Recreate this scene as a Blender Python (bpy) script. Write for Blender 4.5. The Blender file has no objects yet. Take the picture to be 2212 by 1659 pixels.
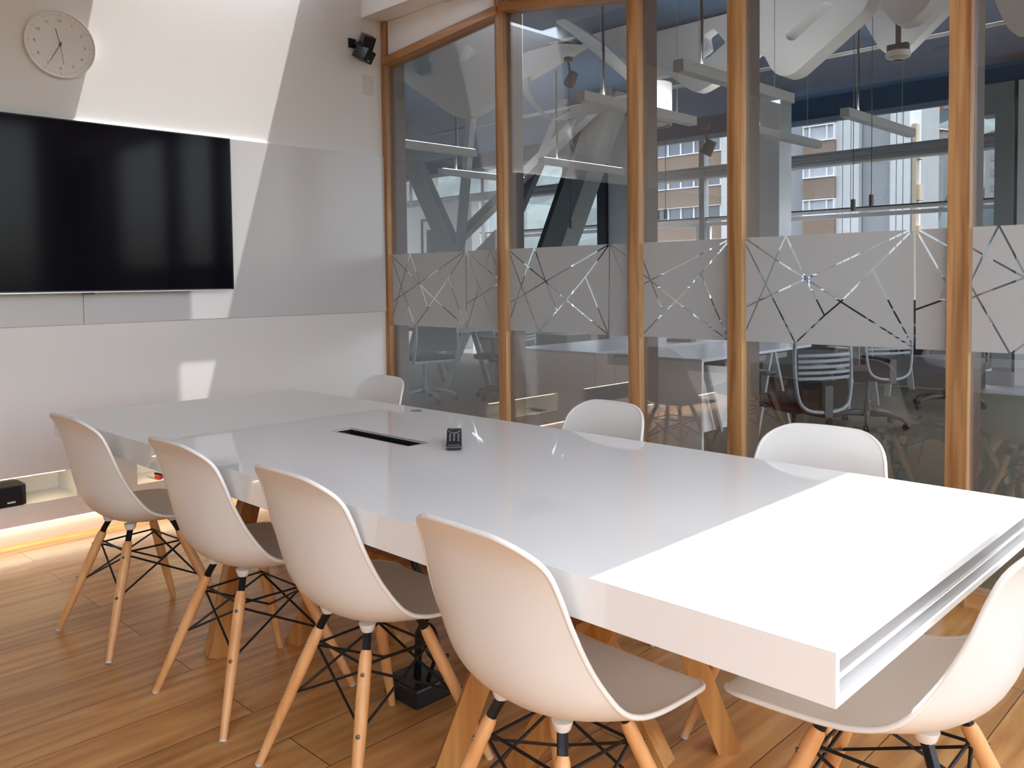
import bpy, bmesh, math, random
from mathutils import Vector, Matrix, noise
random.seed(7)
C = bpy.context.scene.collection
PI = math.pi
# measured layout (metres)
CAM={'loc': [4.6544, -3.5587, 1.285], 'rows': [[0.714838, 0.699187, -0.012008], [-0.023086, 0.040759, 0.998902], [-0.698909, 0.713776, -0.045278]], 'f': 1839.57, 'cy': 687.69}
BAND=[[[(0.043, 1.455), (0.48, 1.165), (0.759, 1.003)], [(0.043, 1.438), (0.275, 0.986)], [(0.234, 1.457), (0.017, 0.996)], [(0.241, 1.457), (0.334, 1.27), (0.41, 1.108)], [(0.775, 1.466), (0.33, 1.272), (0.022, 1.139)], [(0.777, 1.464), (0.613, 1.298), (0.41, 1.108), (0.277, 0.986)], [(0.613, 1.298), (0.77, 0.998)], [(0.781, 1.466), (0.777, 0.994)], [(0.781, 1.466), (0.898, 1.247), (0.925, 1.203), (1.031, 0.993)], [(0.781, 1.466), (0.944, 1.36), (1.049, 1.3)], [(0.996, 1.465), (0.898, 1.247), (0.861, 1.174), (0.782, 0.994)], [(0.996, 1.465), (1.05, 1.365)], [(0.778, 1.142), (0.861, 1.174), (0.925, 1.203), (1.048, 1.258)]], [[(1.143, 1.464), (1.301, 1.361), (1.439, 1.274), (1.591, 1.17), (1.884, 0.987)], [(1.143, 1.464), (1.251, 1.246), (1.274, 1.202), (1.382, 0.988)], [(1.355, 1.464), (1.301, 1.361), (1.248, 1.246), (1.133, 1.01)], [(1.355, 1.464), (1.439, 1.274), (1.522, 1.109)], [(1.893, 1.465), (1.439, 1.274), (1.248, 1.19), (1.135, 1.145)], [(1.893, 1.465), (1.728, 1.295), (1.591, 1.17), (1.522, 1.109), (1.382, 0.988)], [(1.728, 1.295), (1.884, 0.985)], [(1.893, 1.467), (1.884, 0.985)], [(1.895, 1.465), (1.998, 1.261)], [(1.895, 1.465), (1.999, 1.402)], [(2.002, 1.24), (1.976, 1.176), (1.884, 0.985)], [(1.888, 1.142), (1.976, 1.178), (2.004, 1.19)]], [[(2.091, 1.408), (2.15, 1.274), (2.229, 1.112)], [(2.091, 1.314), (2.15, 1.274), (2.301, 1.169), (2.58, 0.995)], [(2.09, 1.248), (2.15, 1.274), (2.324, 1.346), (2.584, 1.456)], [(2.584, 1.445), (2.443, 1.304), (2.301, 1.169), (2.229, 1.112), (2.089, 0.988)], [(2.443, 1.304), (2.519, 1.137), (2.58, 1.02)]], [[(2.67, 1.467), (2.825, 1.362), (2.97, 1.274), (3.124, 1.175), (3.425, 0.99)], [(2.67, 1.452), (2.779, 1.252), (2.921, 0.99)], [(2.876, 1.465), (2.825, 1.362), (2.779, 1.252), (2.668, 1.012)], [(2.876, 1.465), (2.97, 1.274), (3.053, 1.116)], [(3.422, 1.472), (2.97, 1.274), (2.809, 1.204), (2.668, 1.141)], [(3.422, 1.472), (3.124, 1.175), (3.053, 1.115), (2.921, 0.99)], [(3.261, 1.301), (3.339, 1.147), (3.425, 0.99)], [(3.422, 1.472), (3.426, 0.99)], [(3.422, 1.473), (3.543, 1.397)], [(3.422, 1.473), (3.545, 1.248)], [(3.544, 1.256), (3.515, 1.18)], [(3.425, 1.145), (3.515, 1.18), (3.545, 1.194)]], [[(3.723, 1.466), (3.672, 1.358), (3.628, 1.255)], [(3.723, 1.466), (3.811, 1.281)], [(3.626, 1.387), (3.672, 1.358), (3.811, 1.27)], [(3.811, 1.27), (3.651, 1.204), (3.629, 1.192)], [(3.628, 1.244), (3.651, 1.199), (3.707, 1.097), (3.767, 0.985)], [(3.767, 0.985), (3.814, 1.027)]]]
BAFFLE=[(1.6, [(-2.026, 3.381), (-1.72, 3.13), (-1.223, 2.828), (-1.067, 2.748), (-0.958, 2.716), (-0.856, 2.726), (-0.702, 2.772), (-0.481, 2.82), (-0.333, 2.843), (-0.32, 3.73), (-2.008, 3.73)], [[(-0.914, 3.37), (-1.064, 3.193), (-0.774, 3.255)]], 0.1), (3.2, [(-1.788, 3.361), (-1.701, 3.218), (-1.52, 3.049), (-1.422, 2.982), (-1.324, 2.958), (-1.208, 2.98), (-0.765, 3.124), (-0.59, 3.038), (-0.477, 2.966), (-0.381, 2.961), (-0.201, 2.991), (-0.195, 3.73), (-1.773, 3.73)], [[(-1.433, 4.097), (-1.623, 3.813), (-0.897, 3.649)], [(-1.668, 4.418), (-1.674, 4.029), (-1.504, 4.161), (-1.468, 4.369)]], 0.12), (2.6, [(-0.774, 3.73), (-0.641, 3.73), (-0.147, 3.372), (0.28, 2.951), (0.157, 2.951), (-0.221, 3.312)], [], 0.1), (3.6, [(-0.573, 3.278), (-0.181, 3.293), (0.068, 3.108), (0.135, 3.066), (0.212, 3.071), (0.387, 3.129), (0.629, 3.235), (0.814, 3.334), (0.814, 3.73), (-0.567, 3.73)], [[(-0.177, 4.056), (-0.13, 3.875), (0.112, 3.965)], [(0.234, 3.581), (0.344, 3.632), (0.476, 3.468), (0.278, 3.36), (0.223, 3.362), (0.162, 3.408), (0.264, 3.454)]], 0.14), (3.0, [(1.119, 3.12), (1.165, 3.141), (1.236, 3.0), (1.285, 2.939), (1.349, 2.909), (1.441, 2.915), (1.726, 3.104), (2.02, 3.307), (2.099, 3.73), (1.119, 3.73)], [[(1.368, 3.235), (1.695, 3.431), (1.769, 3.386), (1.444, 3.179), (1.404, 3.183), (1.377, 3.207)]], 0.2), (4.2, [(1.455, 3.663), (1.634, 3.324), (1.683, 3.257), (1.743, 3.214), (1.834, 3.208), (1.899, 3.247), (2.253, 3.552), (2.332, 3.73), (1.479, 3.73)], [], 0.14), (2.4, [(2.317, 3.73), (2.342, 3.147), (2.426, 2.993), (2.462, 2.963), (2.566, 2.962), (2.681, 3.062), (2.732, 3.73)], [], 0.16), (2.8, [(2.941, 3.73), (2.941, 3.108), (2.978, 3.009), (3.02, 2.909), (3.054, 2.863), (3.155, 2.869), (3.321, 2.955), (3.345, 3.73)], [], 0.16)]
FILL = 18.; LED = 3.; LEDW = 14.; SKY = .68; SUN = 11.; EXPO = .78
# chairs: x, y, turn about z (0 = facing +y)
CH = [(1.455, -2.288, .05), (2.213, -2.25, .02), (2.824, -2.235, .0), (3.496, -2.252, -.05), (4.02, -1.82, 1.60), (1.385, -1.345, 3.1416 - .06), (2.715, -1.335, 3.1416 - .10), (3.56, -1.335, 3.1416 + .06)]
HOUSES = [(-1.32, 170, 16, 14), (-1.27, 190, 14, 10), (-1.24, 215, 18, 18), (-1.30, 240, 20, 10), (-1.21, 180, 12, 8), (-1.35, 210, 14, 9), (-.335, 190, 16, 12), (-.32, 230, 18, 10), (-.345, 260, 20, 16), (-.31, 300, 16, 12), (-.30, 160, 14, 10), (-.355, 330, 16, 10), (-.23, 190, 14, 12), (-.215, 240, 16, 14), (-.20, 300, 14, 10), (-.225, 150, 12, 9)]
# ---------------------------------------------------------------- materials
def lin(c):
    return tuple(((x / 12.92) if x <= .04045 else ((x + .055) / 1.055) ** 2.4) for x in c)
def rgb(r, g, b):
    return lin((r / 255., g / 255., b / 255.)) + (1.,)
MATS = {}
def mat(name, col=(.8, .8, .8, 1), rough=.5, metal=0., spec=.5, coat=0., emit=None, es=0., bump=0., bscale=60., var=0., vscale=3.):
    if name in MATS: return MATS[name]
    m = bpy.data.materials.new(name); m.use_nodes = True
    nt = m.node_tree; b = nt.nodes['Principled BSDF']
    b.inputs['Base Color'].default_value = col
    b.inputs['Roughness'].default_value = rough
    b.inputs['Metallic'].default_value = metal
    b.inputs['Specular IOR Level'].default_value = spec
    b.inputs['Coat Weight'].default_value = coat
    b.inputs['Coat Roughness'].default_value = .04
    if emit:
        b.inputs['Emission Color'].default_value = emit; b.inputs['Emission Strength'].default_value = es
    tc = nt.nodes.new('ShaderNodeTexCoord')
    if bump:
        n = nt.nodes.new('ShaderNodeTexNoise'); n.inputs['Scale'].default_value = bscale; n.inputs['Detail'].default_value = 3
        bp = nt.nodes.new('ShaderNodeBump'); bp.inputs['Strength'].default_value = bump; bp.inputs['Distance'].default_value = .004
        nt.links.new(tc.outputs['Object'], n.inputs['Vector']); nt.links.new(n.outputs['Fac'], bp.inputs['Height']); nt.links.new(bp.outputs['Normal'], b.inputs['Normal'])
    if var:
        n = nt.nodes.new('ShaderNodeTexNoise'); n.inputs['Scale'].default_value = vscale; n.inputs['Detail'].default_value = 6
        r = nt.nodes.new('ShaderNodeMapRange'); r.inputs['To Min'].default_value = 1 - var; r.inputs['To Max'].default_value = 1 + var
        mx = nt.nodes.new('ShaderNodeVectorMath'); mx.operation = 'SCALE'; mx.inputs[0].default_value = col[:3]
        nt.links.new(tc.outputs['Object'], n.inputs['Vector']); nt.links.new(n.outputs['Fac'], r.inputs['Value'])
        nt.links.new(r.outputs['Result'], mx.inputs['Scale']); nt.links.new(mx.outputs['Vector'], b.inputs['Base Color'])
    MATS[name] = m; return m
def wood(name, c1, c2, axis='Z', scale=14., rough=.45, stretch=.05, ring=3.):
    if name in MATS: return MATS[name]
    m = bpy.data.materials.new(name); m.use_nodes = True; nt = m.node_tree; b = nt.nodes['Principled BSDF']
    tc = nt.nodes.new('ShaderNodeTexCoord'); mp = nt.nodes.new('ShaderNodeMapping')
    s = [1, 1, 1]; s['XYZ'.index(axis)] = stretch; mp.inputs['Scale'].default_value = s
    oi = nt.nodes.new('ShaderNodeObjectInfo'); ad = nt.nodes.new('ShaderNodeVectorMath'); ad.operation = 'ADD'
    ml = nt.nodes.new('ShaderNodeMath'); ml.operation = 'MULTIPLY'; ml.inputs[1].default_value = 13.
    nt.links.new(oi.outputs['Random'], ml.inputs[0]); nt.links.new(ml.outputs[0], ad.inputs[1])
    nt.links.new(tc.outputs['Object'], mp.inputs['Vector']); nt.links.new(mp.outputs['Vector'], ad.inputs[0])
    n1 = nt.nodes.new('ShaderNodeTexNoise'); n1.inputs['Scale'].default_value = scale; n1.inputs['Detail'].default_value = 6; n1.inputs['Distortion'].default_value = .6
    n2 = nt.nodes.new('ShaderNodeTexWave'); n2.inputs['Scale'].default_value = ring; n2.inputs['Distortion'].default_value = 9; n2.inputs['Detail'].default_value = 3
    nt.links.new(ad.outputs[0], n1.inputs['Vector']); nt.links.new(ad.outputs[0], n2.inputs['Vector'])
    a = nt.nodes.new('ShaderNodeMath'); a.operation = 'MULTIPLY_ADD'; a.inputs[1].default_value = .25
    nt.links.new(n2.outputs['Fac'], a.inputs[0]); nt.links.new(n1.outputs['Fac'], a.inputs[2])
    cr = nt.nodes.new('ShaderNodeValToRGB'); cr.color_ramp.elements[0].position = .38; cr.color_ramp.elements[1].position = .85
    cr.color_ramp.elements[0].color = c1; cr.color_ramp.elements[1].color = c2
    nt.links.new(a.outputs[0], cr.inputs['Fac']); nt.links.new(cr.outputs['Color'], b.inputs['Base Color'])
    b.inputs['Roughness'].default_value = rough
    MATS[name] = m; return m
def glass(name, tint, ior, rough=0.0):
    m = bpy.data.materials.new(name); m.use_nodes = True; nt = m.node_tree; nt.nodes.remove(nt.nodes['Principled BSDF'])
    o = nt.nodes['Material Output']; t = nt.nodes.new('ShaderNodeBsdfTransparent'); t.inputs['Color'].default_value = tint
    g = nt.nodes.new('ShaderNodeBsdfGlossy'); g.inputs['Roughness'].default_value = rough; g.inputs['Color'].default_value = (.97, .98, 1, 1)
    geo = nt.nodes.new('ShaderNodeNewGeometry')
    # fresnel of the sheet, the same seen from both of its faces
    dot = nt.nodes.new('ShaderNodeVectorMath'); dot.operation = 'DOT_PRODUCT'
    nt.links.new(geo.outputs['Incoming'], dot.inputs[0]); nt.links.new(geo.outputs['Normal'], dot.inputs[1])
    ab = nt.nodes.new('ShaderNodeMath'); ab.operation = 'ABSOLUTE'; nt.links.new(dot.outputs['Value'], ab.inputs[0])
    om = nt.nodes.new('ShaderNodeMath'); om.operation = 'SUBTRACT'; om.inputs[0].default_value = 1.; nt.links.new(ab.outputs[0], om.inputs[1])
    pw = nt.nodes.new('ShaderNodeMath'); pw.operation = 'POWER'; pw.inputs[1].default_value = 5.; nt.links.new(om.outputs[0], pw.inputs[0])
    r0 = ((ior - 1) / (ior + 1)) ** 2
    ma = nt.nodes.new('ShaderNodeMath'); ma.operation = 'MULTIPLY_ADD'; ma.inputs[1].default_value = 1 - r0; ma.inputs[2].default_value = r0; nt.links.new(pw.outputs[0], ma.inputs[0])
    mx = nt.nodes.new('ShaderNodeMixShader'); nt.links.new(ma.outputs[0], mx.inputs[0]); nt.links.new(t.outputs[0], mx.inputs[1]); nt.links.new(g.outputs[0], mx.inputs[2])
    nt.links.new(mx.outputs[0], o.inputs['Surface']); MATS[name] = m; return m
# ---------------------------------------------------------------- mesh helpers
def box(bm, x0, x1, y0, y1, z0, z1, mtx=None, bev=0.):
    vs = [bm.verts.new((x, y, z)) for x in (x0, x1) for y in (y0, y1) for z in (z0, z1)]
    f = [(0, 1, 3, 2), (4, 6, 7, 5), (0, 4, 5, 1), (2, 3, 7, 6), (0, 2, 6, 4), (1, 5, 7, 3)]
    fs = [bm.faces.new([vs[i] for i in q]) for q in f]
    if mtx is not None: bmesh.ops.transform(bm, matrix=mtx, verts=vs)
    if bev:
        es = list({e for q in fs for e in q.edges})
        bmesh.ops.bevel(bm, geom=es, offset=bev, segments=2, profile=.6, affect='EDGES')
def tube(bm, pts, rad, n=10, cap=True):
    """swept round bar through pts, radius a number or one per point"""
    pts = [Vector(q) for q in pts]; rr = rad if isinstance(rad, (list, tuple)) else [rad] * len(pts)
    rings = []; up = None
    for i, q in enumerate(pts):
        if i == 0: d = pts[1] - q
        elif i == len(pts) - 1: d = q - pts[i - 1]
        else: d = (pts[i + 1] - q).normalized() + (q - pts[i - 1]).normalized()
        d.normalize()
        if up is None: up = Vector((0, 0, 1)) if abs(d.z) < .9 else Vector((1, 0, 0))
        a = d.cross(up).normalized(); b = a.cross(d).normalized(); up = b
        rings.append([bm.verts.new(q + rr[i] * (math.cos(2 * PI * k / n) * a + math.sin(2 * PI * k / n) * b)) for k in range(n)])
    for i in range(len(rings) - 1):
        for k in range(n):
            bm.faces.new((rings[i][k], rings[i][(k + 1) % n], rings[i + 1][(k + 1) % n], rings[i + 1][k]))
    if cap:
        bm.faces.new(rings[0][::-1]); bm.faces.new(rings[-1])
def lathe(bm, prof, n=32, mtx=None):
    """prof: (r, z) list revolved about z"""
    rings = []; vs = []
    for r, z in prof:
        if r < 1e-6: v = bm.verts.new((0, 0, z)); rings.append([v]); vs.append(v)
        else:
            ring = [bm.verts.new((r * math.cos(2 * PI * k / n), r * math.sin(2 * PI * k / n), z)) for k in range(n)]
            rings.append(ring); vs += ring
    for a, b in zip(rings, rings[1:]):
        for k in range(n):
            k2 = (k + 1) % n
            if len(a) == 1 and len(b) == 1: continue
            if len(a) == 1: bm.faces.new((a[0], b[k2], b[k]))
            elif len(b) == 1: bm.faces.new((a[k], a[k2], b[0]))
            else: bm.faces.new((a[k], a[k2], b[k2], b[k]))
    if mtx is not None: bmesh.ops.transform(bm, matrix=mtx, verts=vs)
def beam(bm, a, b, w, h, roll=0.):
    """square bar from a to b"""
    a = Vector(a); b = Vector(b); d = b - a; L = d.length
    q = d.to_track_quat('Z', 'Y'); m = Matrix.Translation(a) @ q.to_matrix().to_4x4() @ Matrix.Rotation(roll, 4, 'Z')
    box(bm, -w / 2, w / 2, -h / 2, h / 2, 0, L, m)
def prism(bm, poly, t0, t1, axis='Y'):
    """outline (a, b) extruded along axis from t0 to t1"""
    def P(a, b, t): return (a, t, b) if axis == 'Y' else ((t, a, b) if axis == 'X' else (a, b, t))
    A = [bm.verts.new(P(a, b, t0)) for a, b in poly]; B = [bm.verts.new(P(a, b, t1)) for a, b in poly]
    bm.faces.new(A); bm.faces.new(B[::-1])
    for i in range(len(A)):
        j = (i + 1) % len(A); bm.faces.new((A[j], A[i], B[i], B[j]))
def obj(name, bm, m, parent=None, smooth=False, label=None, auto=None):
    me = bpy.data.meshes.new(name)
    bmesh.ops.recalc_face_normals(bm, faces=bm.faces)
    bm.to_mesh(me); bm.free()
    if m: me.materials.append(m)
    if smooth:
        for q in me.polygons: q.use_smooth = True
        if auto is not None: me.set_sharp_from_angle(angle=math.radians(auto))
    o = bpy.data.objects.new(name, me); C.objects.link(o)
    if parent: o.parent = parent
    if label: o['label'] = label
    return o
def new(): return bmesh.new()
def tag(o, label, cat, group=None):
    o['label'] = label; o['category'] = cat
    if group: o['group'] = group
    return o
def thing(name, label, cat, loc=(0, 0, 0), rz=0., group=None):
    o = bpy.data.objects.new(name, None); o.empty_display_size = .1; C.objects.link(o)
    o.location = loc; o.rotation_euler = (0, 0, rz); return tag(o, label, cat, group)
def struct(name, bm, m, parent=None, smooth=False):
    o = obj(name, bm, m, parent, smooth)
    if parent is None: o['kind'] = 'structure'
    return o
def kids(o): return [c for c in bpy.data.objects if c.parent == o]
def copy_thing(root, loc, rz, label, group=None):
    r = root.copy(); C.objects.link(r); r.location = loc; r.rotation_euler = (0, 0, rz); r['label'] = label
    if group: r['group'] = group
    for ch in kids(root):
        c = ch.copy(); C.objects.link(c); c.parent = r
        for g in kids(ch):
            d = g.copy(); C.objects.link(d); d.parent = c
    return r
def catmull(P, n):
    """resample tuples through a Catmull-Rom spline, n samples uniform in index"""
    out = []; m = len(P) - 1
    for i in range(n):
        t = i * m / (n - 1); k = min(int(t), m - 1); f = t - k
        p = [P[max(k - 1, 0)], P[k], P[k + 1], P[min(k + 2, m)]]
        out.append(tuple(.5 * (2 * p[1][j] + (p[2][j] - p[0][j]) * f + (2 * p[0][j] - 5 * p[1][j] + 4 * p[2][j] - p[3][j]) * f * f + (3 * p[1][j] - p[0][j] - 3 * p[2][j] + p[3][j]) * f ** 3) for j in range(len(P[0]))))
    return out
# ---------------------------------------------------------------- materials of the room
M_wall = mat('white_wall_paint', (.80, .793, .775, 1), .55, spec=.3, bump=.035, bscale=160)
M_base = mat('white_lacquer', (.82, .80, .77, 1), .3)
M_board = mat('gloss_whiteboard', (.64, .635, .64, 1), .22, spec=.35)
M_white = mat('white_plastic', (.80, .775, .735, 1), .42, spec=.45)
M_tab = mat('white_gloss_laminate', (.86, .86, .845, 1), .035, spec=.62)
M_black = mat('black_plastic', (.012, .012, .014, 1), .35)
M_blk2 = mat('black_steel', (.010, .010, .011, 1), .38, metal=.3)
M_screen = mat('screen_glass', (.0035, .0033, .007, 1), .09, spec=.11)
M_cedar = wood('cedar_timber', rgb(142, 96, 54), rgb(200, 154, 104), 'Z', 34., .42)
M_cedarx = wood('cedar_timber_rail', rgb(168, 118, 70), rgb(208, 160, 108), 'X', 18., .42)
M_leg = wood('beech_dowel', rgb(214, 150, 92), rgb(232, 176, 118), 'Z', 40., .4)
M_trestle = wood('pine_beam', rgb(166, 106, 46), rgb(205, 148, 84), 'Z', 30., .5)
M_glass = glass('coated_partition_glass', (.94, .945, .95, 1), 2.05)
M_clear = glass('clear_window_glass', (.97, .98, .98, 1), 1.42)
M_steel = mat('brushed_steel', (.55, .55, .56, 1), .3, metal=1.)
M_dark = mat('dark_recess', (.03, .03, .03, 1), .6)
def floor_mat():
    m = bpy.data.materials.new('oak_plank_floor'); m.use_nodes = True; nt = m.node_tree; b = nt.nodes['Principled BSDF']; L = nt.links
    tc = nt.nodes.new('ShaderNodeTexCoord'); sp = nt.nodes.new('ShaderNodeSeparateXYZ'); L.new(tc.outputs['Object'], sp.inputs[0])
    cb = nt.nodes.new('ShaderNodeCombineXYZ')
    ax = nt.nodes.new('ShaderNodeMath'); ax.operation = 'SUBTRACT'; ax.inputs[1].default_value = .11 - 2.034
    L.new(sp.outputs['X'], ax.inputs[0]); L.new(sp.outputs['Y'], cb.inputs['X']); L.new(ax.outputs[0], cb.inputs['Y'])
    br = nt.nodes.new('ShaderNodeTexBrick'); L.new(cb.outputs[0], br.inputs['Vector'])
    br.inputs['Scale'].default_value = 1; br.inputs['Brick Width'].default_value = 1.7; br.inputs['Row Height'].default_value = .2034
    br.inputs['Mortar Size'].default_value = .0016; br.inputs['Mortar Smooth'].default_value = .1; br.offset = .37; br.offset_frequency = 2
    br.inputs['Color1'].default_value = (0, 0, 0, 1); br.inputs['Color2'].default_value = (1, 1, 1, 1); br.inputs['Mortar'].default_value = (.5, .5, .5, 1); br.inputs['Bias'].default_value = 0
    sh = nt.nodes.new('ShaderNodeVectorMath'); sh.operation = 'MULTIPLY_ADD'; sh.inputs[1].default_value = (0, 7, 31); L.new(br.outputs['Color'], sh.inputs[0]); L.new(cb.outputs[0], sh.inputs[2])
    mp = nt.nodes.new('ShaderNodeMapping'); mp.inputs['Scale'].default_value = (1.3, 9, 1); L.new(sh.outputs[0], mp.inputs['Vector'])
    n1 = nt.nodes.new('ShaderNodeTexNoise'); n1.inputs['Scale'].default_value = 1.6; n1.inputs['Detail'].default_value = 8; n1.inputs['Distortion'].default_value = .9; L.new(mp.outputs[0], n1.inputs['Vector'])
    wv = nt.nodes.new('ShaderNodeTexWave'); wv.bands_direction = 'Y'; wv.inputs['Scale'].default_value = .55; wv.inputs['Distortion'].default_value = 14; wv.inputs['Detail'].default_value = 3; wv.inputs['Detail Scale'].default_value = .6
    L.new(mp.outputs[0], wv.inputs['Vector'])
    cr = nt.nodes.new('ShaderNodeValToRGB'); e = cr.color_ramp.elements; e[0].position = .24; e[0].color = rgb(168, 114, 62); e[1].position = .78; e[1].color = rgb(220, 170, 110)
    k = e.new(.5); k.color = rgb(198, 143, 82)
    ad = nt.nodes.new('ShaderNodeMath'); ad.operation = 'MULTIPLY_ADD'; ad.inputs[1].default_value = .12; L.new(wv.outputs['Fac'], ad.inputs[0])
    s2 = nt.nodes.new('ShaderNodeMath'); s2.operation = 'SUBTRACT'; s2.inputs[1].default_value = .06; L.new(n1.outputs['Fac'], s2.inputs[0]); L.new(s2.outputs[0], ad.inputs[2]); L.new(ad.outputs[0], cr.inputs['Fac'])
    hv = nt.nodes.new('ShaderNodeHueSaturation'); L.new(cr.outputs['Color'], hv.inputs['Color'])
    mr = nt.nodes.new('ShaderNodeMapRange'); mr.inputs['To Min'].default_value = .84; mr.inputs['To Max'].default_value = 1.12; L.new(br.outputs['Color'], mr.inputs['Value']); L.new(mr.outputs[0], hv.inputs['Value'])
    mx = nt.nodes.new('ShaderNodeMix'); mx.data_type = 'RGBA'; mx.inputs['B'].default_value = rgb(92, 52, 24); L.new(br.outputs['Fac'], mx.inputs['Factor']); L.new(hv.outputs['Color'], mx.inputs['A']); L.new(mx.outputs['Result'], b.inputs['Base Color'])
    b.inputs['Roughness'].default_value = .3; b.inputs['Specular IOR Level'].default_value = .45
    bp = nt.nodes.new('ShaderNodeBump'); bp.inputs['Strength'].default_value = .25; bp.inputs['Distance'].default_value = .002; bp.invert = True
    L.new(br.outputs['Fac'], bp.inputs['Height']); L.new(bp.outputs['Normal'], b.inputs['Normal']); return m
M_floor = floor_mat()
RX, RY, RZ = 6.6, -5.6, 3.3          # room: x 0..RX, y RY..0, ceiling RZ
# ---------------------------------------------------------------- shell
b = new(); box(b, -.45, RX + .1, RY - .1, .13, -.12, 0); struct('floor', b, M_floor)
def wall_left():
    b = new(); t = -.30
    # plane x=0 with a long recess z .20-.34 broken by piers, and a plinth groove z .088-.098
    y0, y1 = RY, .13
    box(b, t, 0, y0, y1, .342, 3.25)
    box(b, t, 0, y0, y1, .1085, .20); box(b, t, -.0405, y0, y1, .098, .1085); box(b, -.003, 0, y0, y1, .098, .1085)   # shelf board with a light channel in its underside
    box(b, t, -.04, y0, y1, 0, .098)                     # set-back plinth
    box(b, t, t + .02, y0, y1, .20, .342)
    box(b, t + .02, 0, y0, -3.4, .20, .342); box(b, t + .02, 0, -2.03, -1.72, .20, .342); box(b, t + .02, 0, -.9, y1, .20, .342)
    return struct('wall_left', b, M_wall)
wall_left()
M_ceil = mat('grey_ceiling_boarding', (.48, .49, .51, 1), .8)
def ceiling():
    # the daylight slots: one close to the left wall, one over the far end of the table
    b = new(); z0, z1 = RZ, RZ + .12
    poly = [(0.0, -1.755), (.21, -1.50), (.21, -.53), (0.0, -.53)]
    vo = [(-.3, RY), (.215, RY), (.215, .13), (-.3, .13)]
    def slab(pts):
        prism(b, pts, z0, z1, 'Z')
    slab([(-.3, RY), (.215, RY), (.215, -1.495), (-.3, -2.12)])
    slab([(-.3, -.53), (.215, -.53), (.215, .13), (-.3, .13)])
    slab([(.215, RY), (3.876, RY), (3.876, .13), (.215, .13)])
    slab([(4.36, RY), (RX + .1, RY), (RX + .1, RY + .2), (4.36, RY + .2)]); slab([(4.36, -2.95), (RX + .1, -2.95), (RX + .1, .13), (4.36, .13)]); slab([(6.3, RY + .2), (RX + .1, RY + .2), (RX + .1, -2.95), (6.3, -2.95)])  # leaves an unseen roof opening near the camera, added to brighten the room
    slab([(3.876, RY), (4.36, RY), (4.36, -1.70), (3.876, -1.70)])
    slab([(3.876, -.50), (4.36, -.50), (4.36, .13), (3.876, .13)])
    return struct('ceiling', b, M_ceil)
ceiling()
# right and rear walls carry the big windows that light the room (behind the photographer)
def holed(name, axis, pos, th, a0, a1, z1, holes, m):
    b = new(); holes = sorted(holes); cur = a0
    def bb(p0, p1, q0, q1):
        if p1 - p0 < 1e-4 or q1 - q0 < 1e-4: return
        if axis == 'X': box(b, pos, pos + th, p0, p1, q0, q1)
        else: box(b, p0, p1, pos, pos + th, q0, q1)
    for h0, h1, zz0, zz1 in holes:
        bb(cur, h0, 0, z1); bb(h0, h1, 0, zz0); bb(h0, h1, zz1, z1); cur = h1
    bb(cur, a1, 0, z1); return struct(name, b, m)
holed('wall_right', 'X', RX, .12, RY, .13, RZ, [(-5.45, -2.85, .12, 3.18), (-2.7, -.25, .12, 3.18)], M_wall)
holed('wall_back', 'Y', RY - .12, .12, 0, RX, RZ, [(4.4, 6.4, .12, 3.18)], mat('charcoal_back_wall', (.10, .10, .10, 1), .7))
def pane(name, pts_box, m=None):
    b = new(); box(b, *pts_box); return struct(name, b, m or M_clear)
pane('window_11', (RX + .05, RX + .056, -5.45, -2.85, .12, 3.18)); pane('window_12', (RX + .05, RX + .056, -2.7, -.25, .12, 3.18))
pane('window_13', (4.4, 6.4, RY - .07, RY - .064, .12, 3.18))
# soffit over the partition and the white panel above the sloping rail
b = new(); box(b, 0.001, RX, -.185, -.001, 3.012, RZ - .001); struct('trim_10', b, M_base)
b = new(); prism(b, [(.056, 2.76), (1.11, 2.875), (1.16, 2.875), (1.6, 2.80), (2.2, 2.71), (RX, 2.71), (RX, 3.01), (.056, 3.01)], -.012, .012, 'Y'); struct('wall_front', b, M_base)
# ---------------------------------------------------------------- timber and glass partition at y = 0
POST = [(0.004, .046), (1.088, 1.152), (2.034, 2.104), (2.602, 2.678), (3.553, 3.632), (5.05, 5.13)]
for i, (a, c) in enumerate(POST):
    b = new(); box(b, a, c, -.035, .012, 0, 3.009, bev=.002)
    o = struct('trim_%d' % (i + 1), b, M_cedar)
    b = new(); box(b, a, c, .0125, .13, 0, 3.009); obj('rear_fin', b, mat('shade_toned_timber', (.085, .052, .036, 1), .5), o)  # rear half coloured darker, standing in for the shade behind the glass
def rail(name, x0, z0, x1, z1, h=.045):
    b = new(); prism(b, [(x0, z0), (x1, z1), (x1, z1 - h), (x0, z0 - h)], -.05, .06, 'Y')
    prism(b, [(x0, z0 + .012), (x1, z1 + .012), (x1, z1), (x0, z0)], -.038, .05, 'Y')
    return struct(name, b, M_cedarx)
rail('trim_7', .03, 2.765, 1.113, 2.862); rail('trim_8', 1.140, 2.874, 2.05, 2.735); rail('trim_9', 2.10, 2.735, 5.06, 2.735)
b = new()
for (a, c), (d, e) in zip(POST, POST[1:]): box(b, c, d, -.02, .06, 0, .06)
struct('trim_11', b, M_cedarx)
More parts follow.
